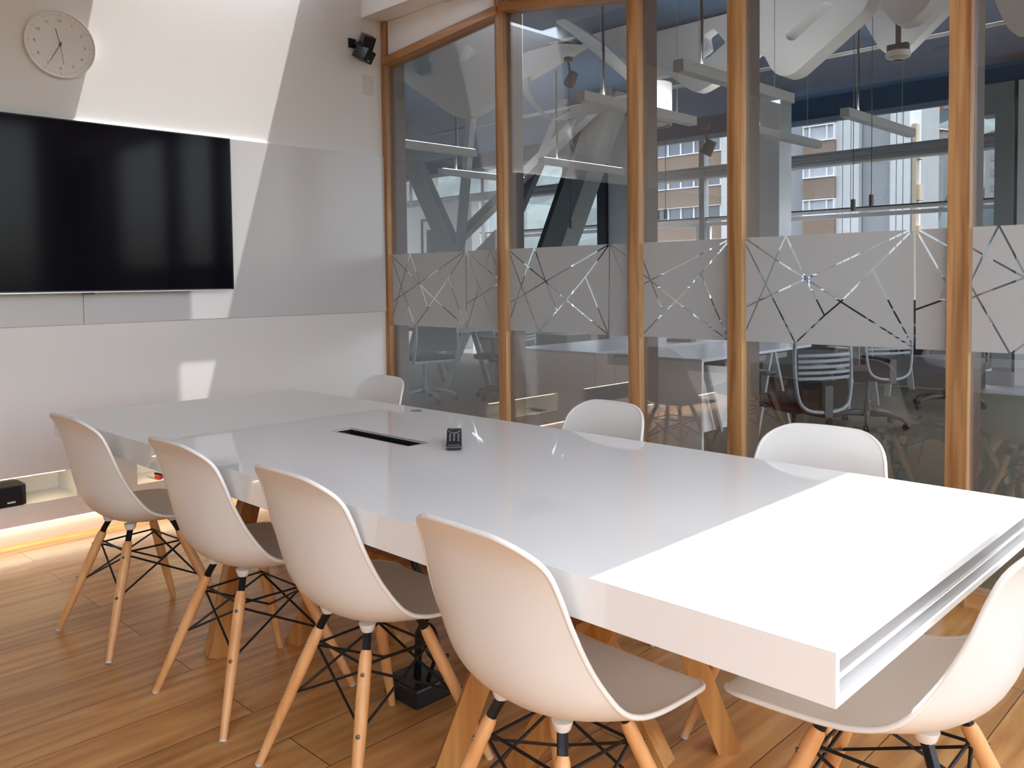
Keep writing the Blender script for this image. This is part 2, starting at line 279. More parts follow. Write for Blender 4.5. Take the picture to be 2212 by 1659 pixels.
# frosted film with clear cut lines: every pane has its own film, the lines are real gaps in it
def clip(poly, n, d, keep_out):
    """split convex poly by the line n.p = d; returns (inside n.p<d, outside)"""
    I, O = [], []
    m = len(poly)
    for i in range(m):
        p, q = poly[i], poly[(i + 1) % m]
        sp = n[0] * p[0] + n[1] * p[1] - d; sq = n[0] * q[0] + n[1] * q[1] - d
        (I if sp <= 0 else O).append(p)
        if (sp < 0 < sq) or (sq < 0 < sp):
            t = sp / (sp - sq); x = (p[0] + t * (q[0] - p[0]), p[1] + t * (q[1] - p[1])); I.append(x); O.append(x)
    return (I if len(I) > 2 else None), (O if len(O) > 2 else None)
def area(p): return abs(sum(p[i][0] * p[(i + 1) % len(p)][1] - p[(i + 1) % len(p)][0] * p[i][1] for i in range(len(p)))) / 2
def cut_lines(polys, segs, w):
    for (a, c) in segs:
        dx, dz = c[0] - a[0], c[1] - a[1]; L = math.hypot(dx, dz)
        if L < .004: continue
        ux, uz = dx / L, dz / L; nx, nz = -uz, ux
        a2 = (a[0] - ux * w * .4, a[1] - uz * w * .4); c2 = (c[0] + ux * w * .4, c[1] + uz * w * .4)
        planes = [((nx, nz), nx * a[0] + nz * a[1] + w / 2), ((-nx, -nz), -(nx * a[0] + nz * a[1]) + w / 2),
                  ((ux, uz), ux * c2[0] + uz * c2[1]), ((-ux, -uz), -(ux * a2[0] + uz * a2[1]))]
        out = []
        for P in polys:
            cur = P; keep = []
            for n, d in planes:
                I, O = clip(cur, n, d, True)
                if O and area(O) > 1e-7: keep.append(O)
                if not I or area(I) < 1e-8: cur = None; break
                cur = I
            if cur is None:
                # the strip misses this piece unless every cut left an inside part
                out.append(P) if not keep or abs(sum(area(k) for k in keep) - area(P)) < 1e-7 else out.extend(keep)
            else: out.extend(keep)
        polys = out
    return polys
def film_mat():
    m = bpy.data.materials.new('frosted_film'); m.use_nodes = True; nt = m.node_tree; nt.nodes.remove(nt.nodes['Principled BSDF'])
    d = nt.nodes.new('ShaderNodeBsdfDiffuse'); d.inputs['Color'].default_value = (.60, .60, .59, 1)
    t = nt.nodes.new('ShaderNodeBsdfTranslucent'); t.inputs['Color'].default_value = (.62, .62, .61, 1)
    x = nt.nodes.new('ShaderNodeMixShader'); x.inputs[0].default_value = .35
    nt.links.new(d.outputs[0], x.inputs[1]); nt.links.new(t.outputs[0], x.inputs[2]); nt.links.new(x.outputs[0], nt.nodes['Material Output'].inputs['Surface']); return m
M_film = film_mat()
for i, segs in enumerate(BAND):
    x0 = POST[i][1]; x1 = POST[i + 1][0]
    zt = 2.80 if i == 0 else 2.71
    b = new()
    if i == 0: prism(b, [(x0, .06), (x1, .06), (x1, 2.83), (x0, 2.74)], 0.0, .008)
    elif i == 1: prism(b, [(x0, .06), (x1, .06), (x1, 2.70), (x0, 2.83)], 0.0, .008)
    else: prism(b, [(x0, .06), (x1, .06), (x1, 2.70), (x0, 2.70)], 0.0, .008)
    win = struct('window_%d' % (i + 1), b, M_glass)
    lines = []
    for pl in segs: lines += list(zip(pl, pl[1:]))
    if i == 4:   # the pattern goes on to the right of the picture
        lines += [((3.87, 1.25), (4.3, 1.46)), ((3.87, 1.25), (4.4, .99)), ((4.3, 1.46), (4.3, .99)), ((4.3, 1.46), (4.9, 1.1)), ((4.4, .99), (4.9, 1.4))]
    polys = cut_lines([[(x0 + .002, .9885), (x1 - .002, .9885), (x1 - .002, 1.465), (x0 + .002, 1.465)]], lines, .0075)
    b = new()
    for P in polys:
        try: b.faces.new([b.verts.new((p[0], -.0012, p[1])) for p in P])
        except ValueError: pass
    f = obj('frosted_band', b, M_film, win)
# ---------------------------------------------------------------- whiteboard, television, clock on the left wall
t = thing('whiteboard', 'wide glossy white writing board on the left wall behind the television', 'whiteboard', (0, 0, 0))
for ya, yc in ((-4.6, -1.9715), (-1.969, -.036)):
    b = new(); box(b, .0005, .016, ya, yc, 1.083, 2.120, bev=.001); obj('board_panel', b, M_board, t)
t = thing('television', 'large black wall-mounted flat television over the whiteboard', 'television', (.066, -1.97, 1.245))
b = new(); box(b, 0, .034, -.79, .79, 0, .862, bev=.004); obj('cabinet', b, M_black, t)
b = new(); box(b, .0342, .036, -.782, .782, .012, .855); obj('screen', b, M_screen, t)
b = new(); box(b, .034, .038, -.79, .79, .000, .006); obj('bottom_trim', b, M_steel, t)
b = new(); box(b, .012, .03, -.03, .03, -.008, .0); obj('sensor', b, M_black, t)
b = new(); box(b, -.049, .0, -.40, -.36, .2, .6); box(b, -.049, .0, .0, .04, .2, .6); box(b, -.05, -.03, -.42, .1, .3, .5); obj('wall_mount', b, M_blk2, t)
def clock():
    Y, Z = -2.045, 2.486; t = thing('wall_clock', 'round white wall clock with thin hands above the television', 'clock', (0, Y, Z))
    Mx = Matrix.Rotation(PI / 2, 4, 'Y')       # lathe axis to +x
    b = new(); lathe(b, [(0, .001), (.150, .001), (.158, .006), (.1655, .04), (.1655, .046), (.1625, .0475), (.160, .046), (.158, .034)], 64, Mx); obj('rim', b, M_base, t, True, auto=40)
    b = new(); lathe(b, [(0, .030), (.1585, .030), (.1585, .034), (0, .034)], 64, Mx); obj('dial', b, mat('dial_paper', (.80, .79, .77, 1), .5), t, True, auto=30)
    ink = mat('dial_ink', (.20, .19, .18, 1), .6)
    def bar(bm, ang, r0, r1, w, x=.0342, th=.0006):
        # ang clockwise from 12, seen from the room: +y is to the right
        c, s = math.cos(ang), math.sin(ang); u = Vector((0, s, c)); n = Vector((0, c, -s))
        P = [u * r0 - n * w / 2, u * r1 - n * w / 2, u * r1 + n * w / 2, u * r0 + n * w / 2]
        A = [bm.verts.new(p + Vector((x, 0, 0))) for p in P]; B = [bm.verts.new(p + Vector((x + th, 0, 0))) for p in P]
        bm.faces.new(A); bm.faces.new(B[::-1])
        for i in range(4): j = (i + 1) % 4; bm.faces.new((A[i], A[j], B[j], B[i]))
    b = new()
    for k in range(60): bar(b, k * PI / 30, .140 if k % 5 else .136, .146 if k % 5 else .152, .0011 if k % 5 else .0016)
    obj('minute_marks', b, ink, t)
    for k in range(1, 13):
        a = k * PI / 6; r = .117
        cu = bpy.data.curves.new('numeral', 'FONT'); cu.body = str(k); cu.size = .0205; cu.extrude = .0003; cu.align_x = 'CENTER'; cu.align_y = 'CENTER'
        tmp = bpy.data.objects.new('numeral', cu); me = bpy.data.meshes.new_from_object(tmp); bpy.data.objects.remove(tmp)
        me.materials.append(ink); o = bpy.data.objects.new('numeral', me); C.objects.link(o); o.parent = t
        o.matrix_local = Matrix.Translation((.0346, r * math.sin(a), r * math.cos(a))) @ Matrix(((0, 0, 1, 0), (1.15, 0, 0, 0), (0, 1, 0, 0), (0, 0, 0, 1)))
    hand = mat('hand_bronze', (.10, .085, .07, 1), .4)
    for nm, deg, r1, w, x in (('hour_hand', 345.5, .078, .0028, .0375), ('minute_hand', 209, .104, .0026, .039), ('second_hand', 172, .100, .0014, .0405)):
        b = new(); bar(b, math.radians(deg), -.016, r1, w, x); obj(nm, b, hand, t)
    b = new(); lathe(b, [(0, .034), (.0055, .034), (.0055, .0425), (0, .0425)], 20, Mx); obj('hub', b, hand, t)
clock()
def wall_speaker():
    t = thing('wall_speaker', 'black two-cube loudspeaker on a bracket high on the left wall', 'speaker', (0, -.20, 2.80))
    b = new(); box(b, .0, .012, -.095, -.035, -.0, .062, bev=.006); obj('wall_plate', b, M_black, t)
    b = new(); tube(b, [(.01, -.06, .03), (.05, -.055, .025), (.08, -.05, .02)], .013, 12); obj('bracket_arm', b, M_black, t, True)
    for nm, zc, rot, yo in (('speaker_cube', .032, -24, .020), ('speaker_cube', -.055, 12, -.006)):
        m = Matrix.Translation((.100, yo - .035, zc)) @ Matrix.Rotation(math.radians(rot), 4, 'Z') @ Matrix.Rotation(math.radians(24), 4, 'Y') @ Matrix.Rotation(math.radians(-14), 4, 'X')
        b = new(); box(b, -.055, .055, -.041, .041, -.041, .041, m, bev=.006); o = obj(nm, b, M_black, t, True, auto=35)
        b = new(); box(b, .0555, .058, -.036, .036, -.036, .036, m, bev=.003); obj('grille', b, mat('grille_cloth', (.006, .006, .008, 1), .8), o)
        if rot > 0:
            b = new(); box(b, .058, .0588, -.012, .012, -.031, -.026, m); obj('badge', b, M_steel, o)
wall_speaker()
b = new(); box(b, 0, .007, -.186, -.098, 2.522, 2.642, bev=.002)
t = tag(obj('switch_plate', b, mat('ivory_plate', (.66, .645, .61, 1), .4)), 'small blank ivory cover plate on the left wall below the speaker', 'wall plate')
for z in (2.54, 2.624):
    b = new(); lathe(b, [(0, .0), (.004, 0), (.0035, .0012), (0, .0015)], 14, Matrix.Translation((.007, -.142, z)) @ Matrix.Rotation(PI / 2, 4, 'Y')); obj('screw', b, M_steel, t)
# centre loudspeaker in the low recess, plate behind it, markers on the ledge
t = thing('centre_speaker', 'long black loudspeaker lying in the low recess of the left wall', 'speaker', (-.075, -2.72, .2))
b = new(); box(b, -.07, .07, -.46, .46, .0, .105, bev=.012); obj('case', b, M_black, t, True, auto=35)
b = new(); box(b, .0705, .073, -.44, .44, .006, .098, bev=.002); obj('grille', b, MATS['grille_cloth'], t)
b = new(); box(b, .0732, .0745, .372, .408, .018, .026, bev=.001); obj('badge', b, mat('badge_white', (.75, .75, .75, 1), .4), t)
b = new(); box(b, -.28, -.274, -2.36, -2.24, .222, .29); tag(obj('socket_plate', b, mat('grey_plate', (.35, .34, .33, 1), .5)), 'grey socket plate at the back of the low wall recess', 'socket')
for x, y, col, nm, lab in ((-.02, -1.585, (.62, .01, .01, 1), 'marker_red', 'red-capped marker lying in the right-hand recess of the left wall'), (-.03, -1.545, (.015, .015, .018, 1), 'marker_black', 'black-capped marker lying beside the red one in the wall recess')):
    M = mat(nm, col, .35); r = .011
    t = thing('marker_pen', lab, 'marker', (x, y, .2 + r), 0.15)
    b = new(); tube(b, [(0, 0, 0), (-.045, 0, 0)], r, 16); obj('cap', b, M, t, True, auto=40)
    b = new(); tube(b, [(-.0455, 0, 0), (-.115, 0, 0)], r * .85, 16); obj('barrel', b, M_black if 'black' in nm else M_white, t, True, auto=40)
# LED line tucked up behind the edge of the shelf board
b = new(); box(b, -.0395, -.008, RY, .1, .1085, .1125)
# groove for it is the gap between plinth face and board edge
M_led = mat('led_diffuser', (1, 1, 1, 1), .5, emit=(1, .90, .76, 1), es=LED)
b.free(); b = new(); box(b, -.0398, -.0380, -4.6, -.05, .0800, .0875)
t = thing('led_strip', 'glowing warm LED strip along the groove at the foot of the left wall', 'light strip', (0, 0, 0))
obj('diffuser', b, M_led, t)
b = new(); box(b, -.0385, -.0255, -4.6, -.05, .1070, .1080); q = new(); box(q, -.016, -.006, -3.35, -2.08, .3385, .3412); box(q, -.016, -.006, -1.68, -.94, .3385, .3412); obj('recess_emitter', q, mat('recess_led', (1, 1, 1, 1), .5, emit=(1, .80, .52, 1), es=16.), t); obj('emitter', b, mat('led_emitter', (1, 1, 1, 1), .5, emit=(1, .86, .66, 1), es=LEDW), t)
b = new(); box(b, .86, 1.75, -.62, -.195, 2.905, RZ - .001, bev=.004); tag(obj('ceiling_box', b, M_base), 'white ceiling-hung box before the soffit at the top edge, only its corner visible', 'ceiling box')
# ---------------------------------------------------------------- shell chair
SH = [(.246, .410, .205, .000), (.238, .430, .218, .003), (.195, .441, .228, .008), (.12, .438, .236, .017), (.045, .430, .240, .030), (-.020, .425, .240, .045), (-.078, .431, .238, .060),
      (-.126, .452, .234, .070), (-.163, .488, .229, .074), (-.187, .538, .221, .070), (-.200, .598, .212, .056), (-.208, .660, .203, .040), (-.215, .72, .193, .028), (-.229, .778, .184, .018), (-.262, .832, .176, .008)]
def shell_grid(nu=54, nv=26):
    D = catmull(SH, 400); LD = [0.]
    for a, c in zip(D, D[1:]): LD.append(LD[-1] + math.hypot(c[0] - a[0], c[1] - a[1]))
    S = []; j = 0
    for i in range(nu):
        u = i / (nu - 1); u = .5 - .5 * math.cos(PI * u) if (u < .0 or u > 1.) else .45 * (.5 - .5 * math.cos(PI * u)) + .55 * u * u * (3 - 2 * u)
        s = u * LD[-1]
        while j < 398 and LD[j + 1] < s: j += 1
        f = (s - LD[j]) / max(LD[j + 1] - LD[j], 1e-9); S.append(tuple(D[j][q] + f * (D[j + 1][q] - D[j][q]) for q in range(4)))
    L = [0.]
    for a, c in zip(S, S[1:]): L.append(L[-1] + math.hypot(c[0] - a[0], c[1] - a[1]))
    T = L[-1]; rows = []
    for i, (y, z, w, lf) in enumerate(S):
        a = S[max(i - 1, 0)]; c = S[min(i + 1, nu - 1)]; ty, tz = c[0] - a[0], c[1] - a[1]; n = math.hypot(ty, tz); ty /= n; tz /= n
        ny, nz = tz, -ty                 # towards the sitter
        if nz < 0 and abs(ny) < .2: ny, nz = -ny, -nz
        r1, r2 = .085, .092              # corner radii: front lip, top edge
        W0 = w
        for s, r in ((L[i], r1), (T - L[i], r2)):
            if s < r: w = w - r + math.sqrt(max(r * r - (r - s) ** 2, 0))
        row = []
        for j in range(nv + 1):
            s = -1 + 2 * j / nv; q = abs(s) * w / W0; k = q ** 2.3
            # slight crown of the top and front edges
            ea = max(0, 1 - (T - L[i]) / .12) * -.012 * q * q; eb = max(0, 1 - L[i] / .10) * .012 * q * q
            row.append(Vector((w * s, y + ny * lf * k + ty * (ea + eb), z + nz * lf * k + tz * (ea + eb))))
        rows.append(row)
    return rows
def shell_mesh():
    R = shell_grid(); b = new(); th = .0075; nu = len(R); nv = len(R[0]) - 1
    N = [[None] * (nv + 1) for _ in range(nu)]
    for i in range(nu):
        for j in range(nv + 1):
            du = R[min(i + 1, nu - 1)][j] - R[max(i - 1, 0)][j]; dv = R[i][min(j + 1, nv)] - R[i][max(j - 1, 0)]
            N[i][j] = dv.cross(du).normalized()
    A = [[b.verts.new(R[i][j]) for j in range(nv + 1)] for i in range(nu)]
    B = [[b.verts.new(R[i][j] + N[i][j] * th) for j in range(nv + 1)] for i in range(nu)]
    for i in range(nu - 1):
        for j in range(nv):
            b.faces.new((A[i][j], A[i][j + 1], A[i + 1][j + 1], A[i + 1][j])); b.faces.new((B[i][j], B[i + 1][j], B[i + 1][j + 1], B[i][j + 1]))
    def side(a, c, d, e): b.faces.new((a, c, d, e))
    for i in range(nu - 1): side(A[i][0], A[i + 1][0], B[i + 1][0], B[i][0]); side(A[i][nv], B[i][nv], B[i + 1][nv], A[i + 1][nv])
    for j in range(nv): side(A[0][j], B[0][j], B[0][j + 1], A[0][j + 1]); side(A[nu - 1][j], A[nu - 1][j + 1], B[nu - 1][j + 1], B[nu - 1][j])
    loop = [R[i][0] + N[i][0] * th * .5 for i in range(nu)] + [R[nu - 1][j] + N[nu - 1][j] * th * .5 for j in range(1, nv + 1)] + [R[i][nv] + N[i][nv] * th * .5 for i in range(nu - 2, -1, -1)] + [R[0][j] + N[0][j] * th * .5 for j in range(nv - 1, 0, -1)]
    tube(b, loop + [loop[0], ], .0058, 8, cap=False)
    return b
LT = (.104, .095, .366); LF = (.214, .223, 0.)
def make_chair(label):
    t = thing('shell_chair', label, 'chair')
    obj('shell', shell_mesh(), M_white, t, True, auto=60)
    def at(sx, sy, k): return Vector((sx * (LT[0] + (LF[0] - LT[0]) * k), sy * (LT[1] + (LF[1] - LT[1]) * k), LT[2] * (1 - k)))
    for sx, sy in ((-1, -1), (1, -1), (-1, 1), (1, 1)):
        b = new(); ks = [0, .03, .1, .3, .55, .8, .985]
        tube(b, [at(sx, sy, k) for k in ks], [.0125, .0155, .0165, .0168, .0155, .013, .0108], 16); lg = obj('leg', b, M_leg, t, True, auto=50)
        d = (at(sx, sy, 1) - at(sx, sy, 0)).normalized()
        b = new(); tube(b, [at(sx, sy, .983), at(sx, sy, 1) ], [.0112, .0112], 14); obj('foot_glide', b, mat('clear_glide', (.55, .53, .5, 1), .4), lg, True, auto=40)
        for k in (.13, .47):
            q = at(sx, sy, k); out = Vector((sx * .62, sy * .78, .12)).normalized(); rot = out.to_track_quat('Z', 'Y').to_matrix().to_4x4()
            b = new(); lathe(b, [(0, .013), (.0058, .013), (.0052, .0182), (.0022, .0190), (0, .0180)], 14, Matrix.Translation(q) @ rot); obj('bolt', b, mat('bolt_steel', (.16, .15, .14, 1), .35, metal=.8), lg, True, auto=40)
        # black steel strap from the leg slot to the rubber mount under the shell
        top = Vector((sx * .088, sy * .078, .408)); b = new()
        tube(b, [at(sx, sy, .06), at(sx, sy, -.03), top], .0115, 6)
        obj('leg_strap', b, M_blk2, t)
        b = new(); lathe(b, [(0, .405), (.014, .405), (.017, .409), (.022, .426), (0, .426)], 18, Matrix.Translation((sx * .088, sy * .078, 0))); obj('shell_mount', b, M_white, t, True, auto=40)
    b = new(); r = .0036
    for A, Bc in (((-1, -1), (1, -1)), ((1, -1), (1, 1)), ((1, 1), (-1, 1)), ((-1, 1), (-1, -1))):
        ia, ib = (Vector((-q[0] * .011, -q[1] * .011, 0)) for q in (A, Bc))
        tube(b, [at(*A, .13) + ia, at(*Bc, .47) + ib], r, 8); tube(b, [at(*Bc, .13) + ib, at(*A, .47) + ia], r, 8)
        tube(b, [at(*A, .10) + ia, at(*Bc, .10) + ib + Vector((0, 0, -.004))], r, 8)
    obj('wire_brace', b, M_blk2, t, True, auto=50)
    return t
G = 'white shell chairs around the meeting table'
LAB = ['white shell chair at the near long side, farthest left by the wall', 'second white shell chair from the left wall on the near side',
       'white shell chair near the table middle, third from the left wall', 'large white shell chair nearest the camera on the near long side',
       'white shell chair at the right end of the table under the slotted edge', 'white shell chair across the table beside the left wall corner',
       'white shell chair across the table behind the black remote', 'white shell chair across the table at the sunlit end']
c0 = make_chair(LAB[0]); c0['group'] = G; c0.location = CH[0][:2] + (0,); c0.rotation_euler = (0, 0, CH[0][2])
for i in range(1, len(CH)):
    o = copy_thing(c0, CH[i][:2] + (0,), CH[i][2], LAB[i], G)
    if i == 4: o.scale = (1.05, 1.14, 1.02)
# ---------------------------------------------------------------- meeting table
def table():
    x0, x1, y0, y1, z0, z1 = .8685, 4.149, -2.393, -1.281, .668, .75
    t = thing('meeting_table', 'long white glossy meeting table with a slotted right end', 'table', ((x0 + x1) / 2, (y0 + y1) / 2, 0)); T = Vector(t.location)
    def lb(b, *a, bev=0.): box(b, a[0] - T.x, a[1] - T.x, a[2] - T.y, a[3] - T.y, a[4], a[5], bev=bev)
    hx0, hx1, hy0, hy1 = 2.072, 2.497, -1.842, -1.772; xe = 4.03; w = .012
    b = new()
    lb(b, x0, hx0, y0, y1, z0, z1); lb(b, hx1, xe, y0, y1, z0, z1); lb(b, hx0, hx1, y0, hy0, z0, z1); lb(b, hx0, hx1, hy1, y1, z0, z1)
    lb(b, xe, x1, y0, y1, z1 - .014, z1); lb(b, xe, x1, y0, y1, z0, z0 + .012); lb(b, xe, x1, y0, y0 + w, z0 + .012, z1 - .014); lb(b, xe, x1, y1 - w, y1, z0 + .012, z1 - .014)
    bmesh.ops.remove_doubles(b, verts=b.verts, dist=1e-5)
    obj('tabletop', b, M_tab, t)
    b = new(); lb(b, x1 - .060, x1 - .034, y0 + w, y1 - w, .684, z1 - .0145); obj('slot_back', b, mat('bronze_strip', (.10, .062, .045, 1), .35), t)
    b = new(); lb(b, x1 - .034, x1 - .006, y0 + w, y1 - w, .699, .707, bev=.003); obj('slot_rail', b, M_tab, t)
    b = new(); lb(b, x1 - .10, x1 - .095, y0 + w, y1 - w, z0 + .0125, .684); obj('slot_panel', b, mat('slot_grey', (.45, .43, .40, 1), .3), t)
    b = new(); lb(b, hx0, hx1, hy0, hy1, .690, .694); lb(b, hx0, hx0 + .004, hy0, hy1, .694, .748); lb(b, hx1 - .004, hx1, hy0, hy1, .694, .748); lb(b, hx0, hx1, hy0, hy0 + .003, .694, .748); lb(b, hx0, hx1, hy1 - .003, hy1, .694, .748)
    cb = obj('cable_tray', b, M_black, t)
    b = new(); lb(b, hx0 + .04, hx1 - .05, hy0 + .016, hy1 - .020, .706, .735, bev=.002); obj('power_bar', b, mat('dark_grey_bar', (.06, .06, .055, 1), .4), cb)
    b = new()
    for q in range(4): lb(b, hx0 + .07 + q * .075, hx0 + .105 + q * .075, hy0 + .022, hy1 - .026, .7352, .7372)
    obj('socket_row', b, M_black, cb)
    b = new(); lb(b, hx0 - .008, hx1 + .008, hy1, hy1 + .010, z1, z1 + .0012); lb(b, hx0 - .008, hx1 + .008, hy0 - .004, hy0, z1, z1 + .0012); lb(b, hx0 - .008, hx0, hy0, hy1, z1, z1 + .0012); lb(b, hx1, hx1 + .008, hy0, hy1, z1, z1 + .0012)
    obj('tray_frame', b, mat('satin_frame', (.55, .48, .42, 1), .3, metal=.6), t)
    b = new(); lathe(b, [(0, z1), (.024, z1), (.022, z1 + .0022), (.006, z1 + .0024), (0, z1 + .0024)], 28, Matrix.Translation((1.927 - T.x, -1.345 - T.y, 0))); obj('cable_grommet', b, M_steel, t, True, auto=40)
    # timber trestles: splayed square beams
    for cx, fy in ((2.13, .385), (3.24, .30)):
        for sx, sy in ((-1, -1), (1, 1), (0, -1), (0, 1)):
            b = new()
            if sx: beam(b, (cx + sx * .24 - T.x, sy * fy, .0), (cx + sx * (.215 if cx < 3 else .06) - T.x, sy * (fy - .17), z0), .062, .062)
            else: beam(b, (cx + sy * .16 - T.x, sy * .13, -.05), (cx - sy * .30 - T.x, sy * .05, z0 + .05), .062, .062)
            bmesh.ops.bisect_plane(b, geom=b.verts[:] + b.edges[:] + b.faces[:], plane_co=(0, 0, 0), plane_no=(0, 0, -1), clear_outer=True)
            bmesh.ops.bisect_plane(b, geom=b.verts[:] + b.edges[:] + b.faces[:], plane_co=(0, 0, z0), plane_no=(0, 0, 1), clear_outer=True)
            bmesh.ops.holes_fill(b, edges=b.edges[:]); obj('trestle_leg', b, M_trestle, t)
        b = new(); box(b, cx - .12 - T.x, cx + .12 - T.x, -.30, .30, z0 - .04, z0); obj('mounting_plate', b, M_trestle, t)
    b = new(); box(b, 2.12 - T.x, 3.22 - T.x, -.03, .03, .30, .37); obj('spreader_beam', b, M_trestle, t)
table()
def cable_box():
    t = thing('cable_box', 'black floor socket box with cables under the table', 'floor box', (2.62, -1.92, 0))
    b = new(); box(b, -.08, .08, -.07, .07, 0, .06, bev=.008); obj('case', b, M_black, t)
    b = new(); tube(b, [(.0, 0, .06), (.01, .0, .2), (.06, .02, .3), (.02, -.02, .42), (-.05, .0, .55), (-.06, 0, .62)], .012, 10); obj('cable', b, M_black, t, True)
    b = new(); tube(b, [(.05, 0, .06)] + [(.05 + .05 * math.cos(a / 4.), .02 * a / 10, .17 + .06 * math.sin(a / 4.)) for a in range(24)], .006, 8); obj('coiled_lead', b, M_black, t, True)
cable_box()
def remote():
    ang = math.atan2(.25, -.275) - PI / 2
    t = thing('remote_control', 'black wedge-shaped remote control on the white table', 'remote control', (2.60, -1.735, .7502), ang)
    b = new(); prof = [(-.085, .004), (-.082, 0), (.08, 0), (.085, .006), (.083, .040), (.070, .046), (-.070, .022), (-.083, .017)]
    prism(b, prof, -.024, .024, 'X'); bmesh.ops.bevel(b, geom=b.edges[:], offset=.004, segments=2, affect='EDGES')
    obj('body', b, M_black, t, True, auto=35)
    sl = math.atan2(.024, .14); key = mat('key_grey', (.32, .32, .33, 1), .5)
    def onface(x, u): return Matrix.Translation((x, u, .022 + (u + .07) * math.tan(sl) + .0002)) @ Matrix.Rotation(sl, 4, 'X')
    b = new(); lathe(b, [(0, .0), (.017, .0), (.016, .0022), (.007, .0026), (0, .002)], 28, onface(0, .037)); obj('dial_pad', b, M_dark, t, True, auto=30)
    b = new(); lathe(b, [(0.0165, .0), (.0185, .0), (.0185, .0012), (.0165, .0012)], 28, onface(0, .037)); obj('dial_ring', b, key, t)
    b = new()
    for r in range(6):
        for c in (-1, 0, 1): lathe(b, [(0, 0), (.0024, 0), (.002, .0014), (0, .0016)], 10, onface(c * .0135, .008 - r * .0115))
    obj('keys', b, key, t)
    b = new(); box(b, -.012, .012, -.0018, .0018, 0, .0012, onface(0, .062)); obj('display_mark', b, key, t)
remote()
# ---------------------------------------------------------------- the office beyond the glass
OX0, OX1, OY, OZ = -11.5, 6.6, 8.0, 3.76
M_carpet = mat('olive_carpet', (.105, .108, .070, 1), .95, bump=.4, bscale=300)
M_tile = mat('pale_floor_tile', (.42, .42, .41, 1), .25, var=.08, vscale=2)
M_blue = mat('deep_blue_paint', (.045, .125, .235, 1), .7)
M_baf = mat('white_acoustic_felt', (.80, .80, .795, 1), .85)
M_conc = mat('fair_faced_concrete', (.80, .82, .82, 1), .8, var=.14, vscale=3.5)
M_sg = mat('steel_grey_paint', (.30, .315, .32, 1), .5)
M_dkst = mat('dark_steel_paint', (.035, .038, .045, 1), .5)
M_alu = mat('window_aluminium', (.42, .43, .43, 1), .4)
M_lt = mat('light_grey_laminate', (.82, .78, .74, 1), .35)
M_desk = mat('desk_top_laminate', (.62, .64, .66, 1), .22)
M_gry = mat('mid_grey_laminate', (.16, .16, .16, 1), .5)
M_dkg = mat('charcoal_fabric', (.018, .018, .021, 1), .8)
M_cfr = mat('pale_blue_grey_plastic', (.30, .34, .38, 1), .35)
b = new(); box(b, OX0, OX1, .13, 6.55, -.12, 0); struct('floor', b, M_carpet)
b = new(); box(b, OX0, OX1, 6.55, OY + .3, -.12, .004); struct('floor', b, M_tile)
b = new(); box(b, OX0, OX1, .13, OY + .3, OZ, OZ + .15); struct('ceiling', b, M_blue)
b = new(); box(b, OX0, OX1, OY, OY + .22, 3.47, OZ); struct('wall_far', b, M_blue)
b = new(); box(b, OX0, OX1, OY, OY + .22, 0, .55); struct('wall_far', b, mat('grey_brown_sill', (.16, .13, .11, 1), .6))
holed('wall_office_left', 'X', OX0 - .15, .15, .13, OY, OZ, [(.6, 3.8, .3, 3.4), (4.2, 7.6, .3, 3.4)], M_wall)
b = new(); box(b, OX0, 0, .005, .13, 0, OZ); struct('wall_office_near', b, M_wall)
b = new(); box(b, 0, OX1, .0, .13, 3.013, OZ); struct('wall_office_near', b, M_wall)
holed('wall_office_right', 'X', OX1, .12, .13, OY, OZ, [(.5, 3.8, .1, 3.6), (4.0, 7.8, .1, 3.6)], M_wall)
# the light blind box under the blue header
b = new(); box(b, OX0, OX1, OY - .06, OY - .001, 3.40, 3.469); struct('trim_12', b, mat('pale_blue_metal', (.24, .34, .44, 1), .4))
b = new()
for k, z in enumerate((2.99, 2.945, 2.90, 2.855)): box(b, OX0, OX1, OY - .05 - .012 * (k % 2), OY + .08, z - .032, z)
struct('trim_13', b, M_alu)
b = new(); box(b, OX0, OX1, OY - .02, OY + .07, 2.80, 2.822); box(b, OX0, OX1, OY, OY + .07, 2.155, 2.195); struct('trim_14', b, M_base)
b = new(); box(b, OX0, OX1, OY - .001, OY + .05, 2.196, 2.214); struct('trim_15', b, M_dkst)
MUL = [-9.6, -7.4, -5.3, -3.55, -2.5, -1.25, 1.80, 3.6, 5.4]
for i, x in enumerate(MUL):
    b = new(); box(b, x - .045, x + .045, OY - .03, OY + .10, .55, 3.40); struct('trim_%d' % (16 + i), b, M_sg if i in (4,) else (M_alu if i != 3 else M_dkst))
# opening sashes with white frames under the lower rail
for i, (xa, xb_) in enumerate(zip(MUL, MUL[1:])):
    t = struct('window_%d' % (20 + i), (lambda b: (box(b, xa + .05, xb_ - .05, OY + .05, OY + .055, 2.214, 3.4), b)[1])(new()), M_clear)
    b = new(); a, c = xa + .07, xb_ - .06; z0, z1 = .62, 2.13; w = .055
    for q in ((a, a + w, z0, z1), (c - w, c, z0, z1), (a + w, c - w, z0, z0 + w), (a + w, c - w, z1 - w, z1)): box(b, q[0], q[1], OY, OY + .06, q[2], q[3])
    obj('sash_frame', b, M_base, t)
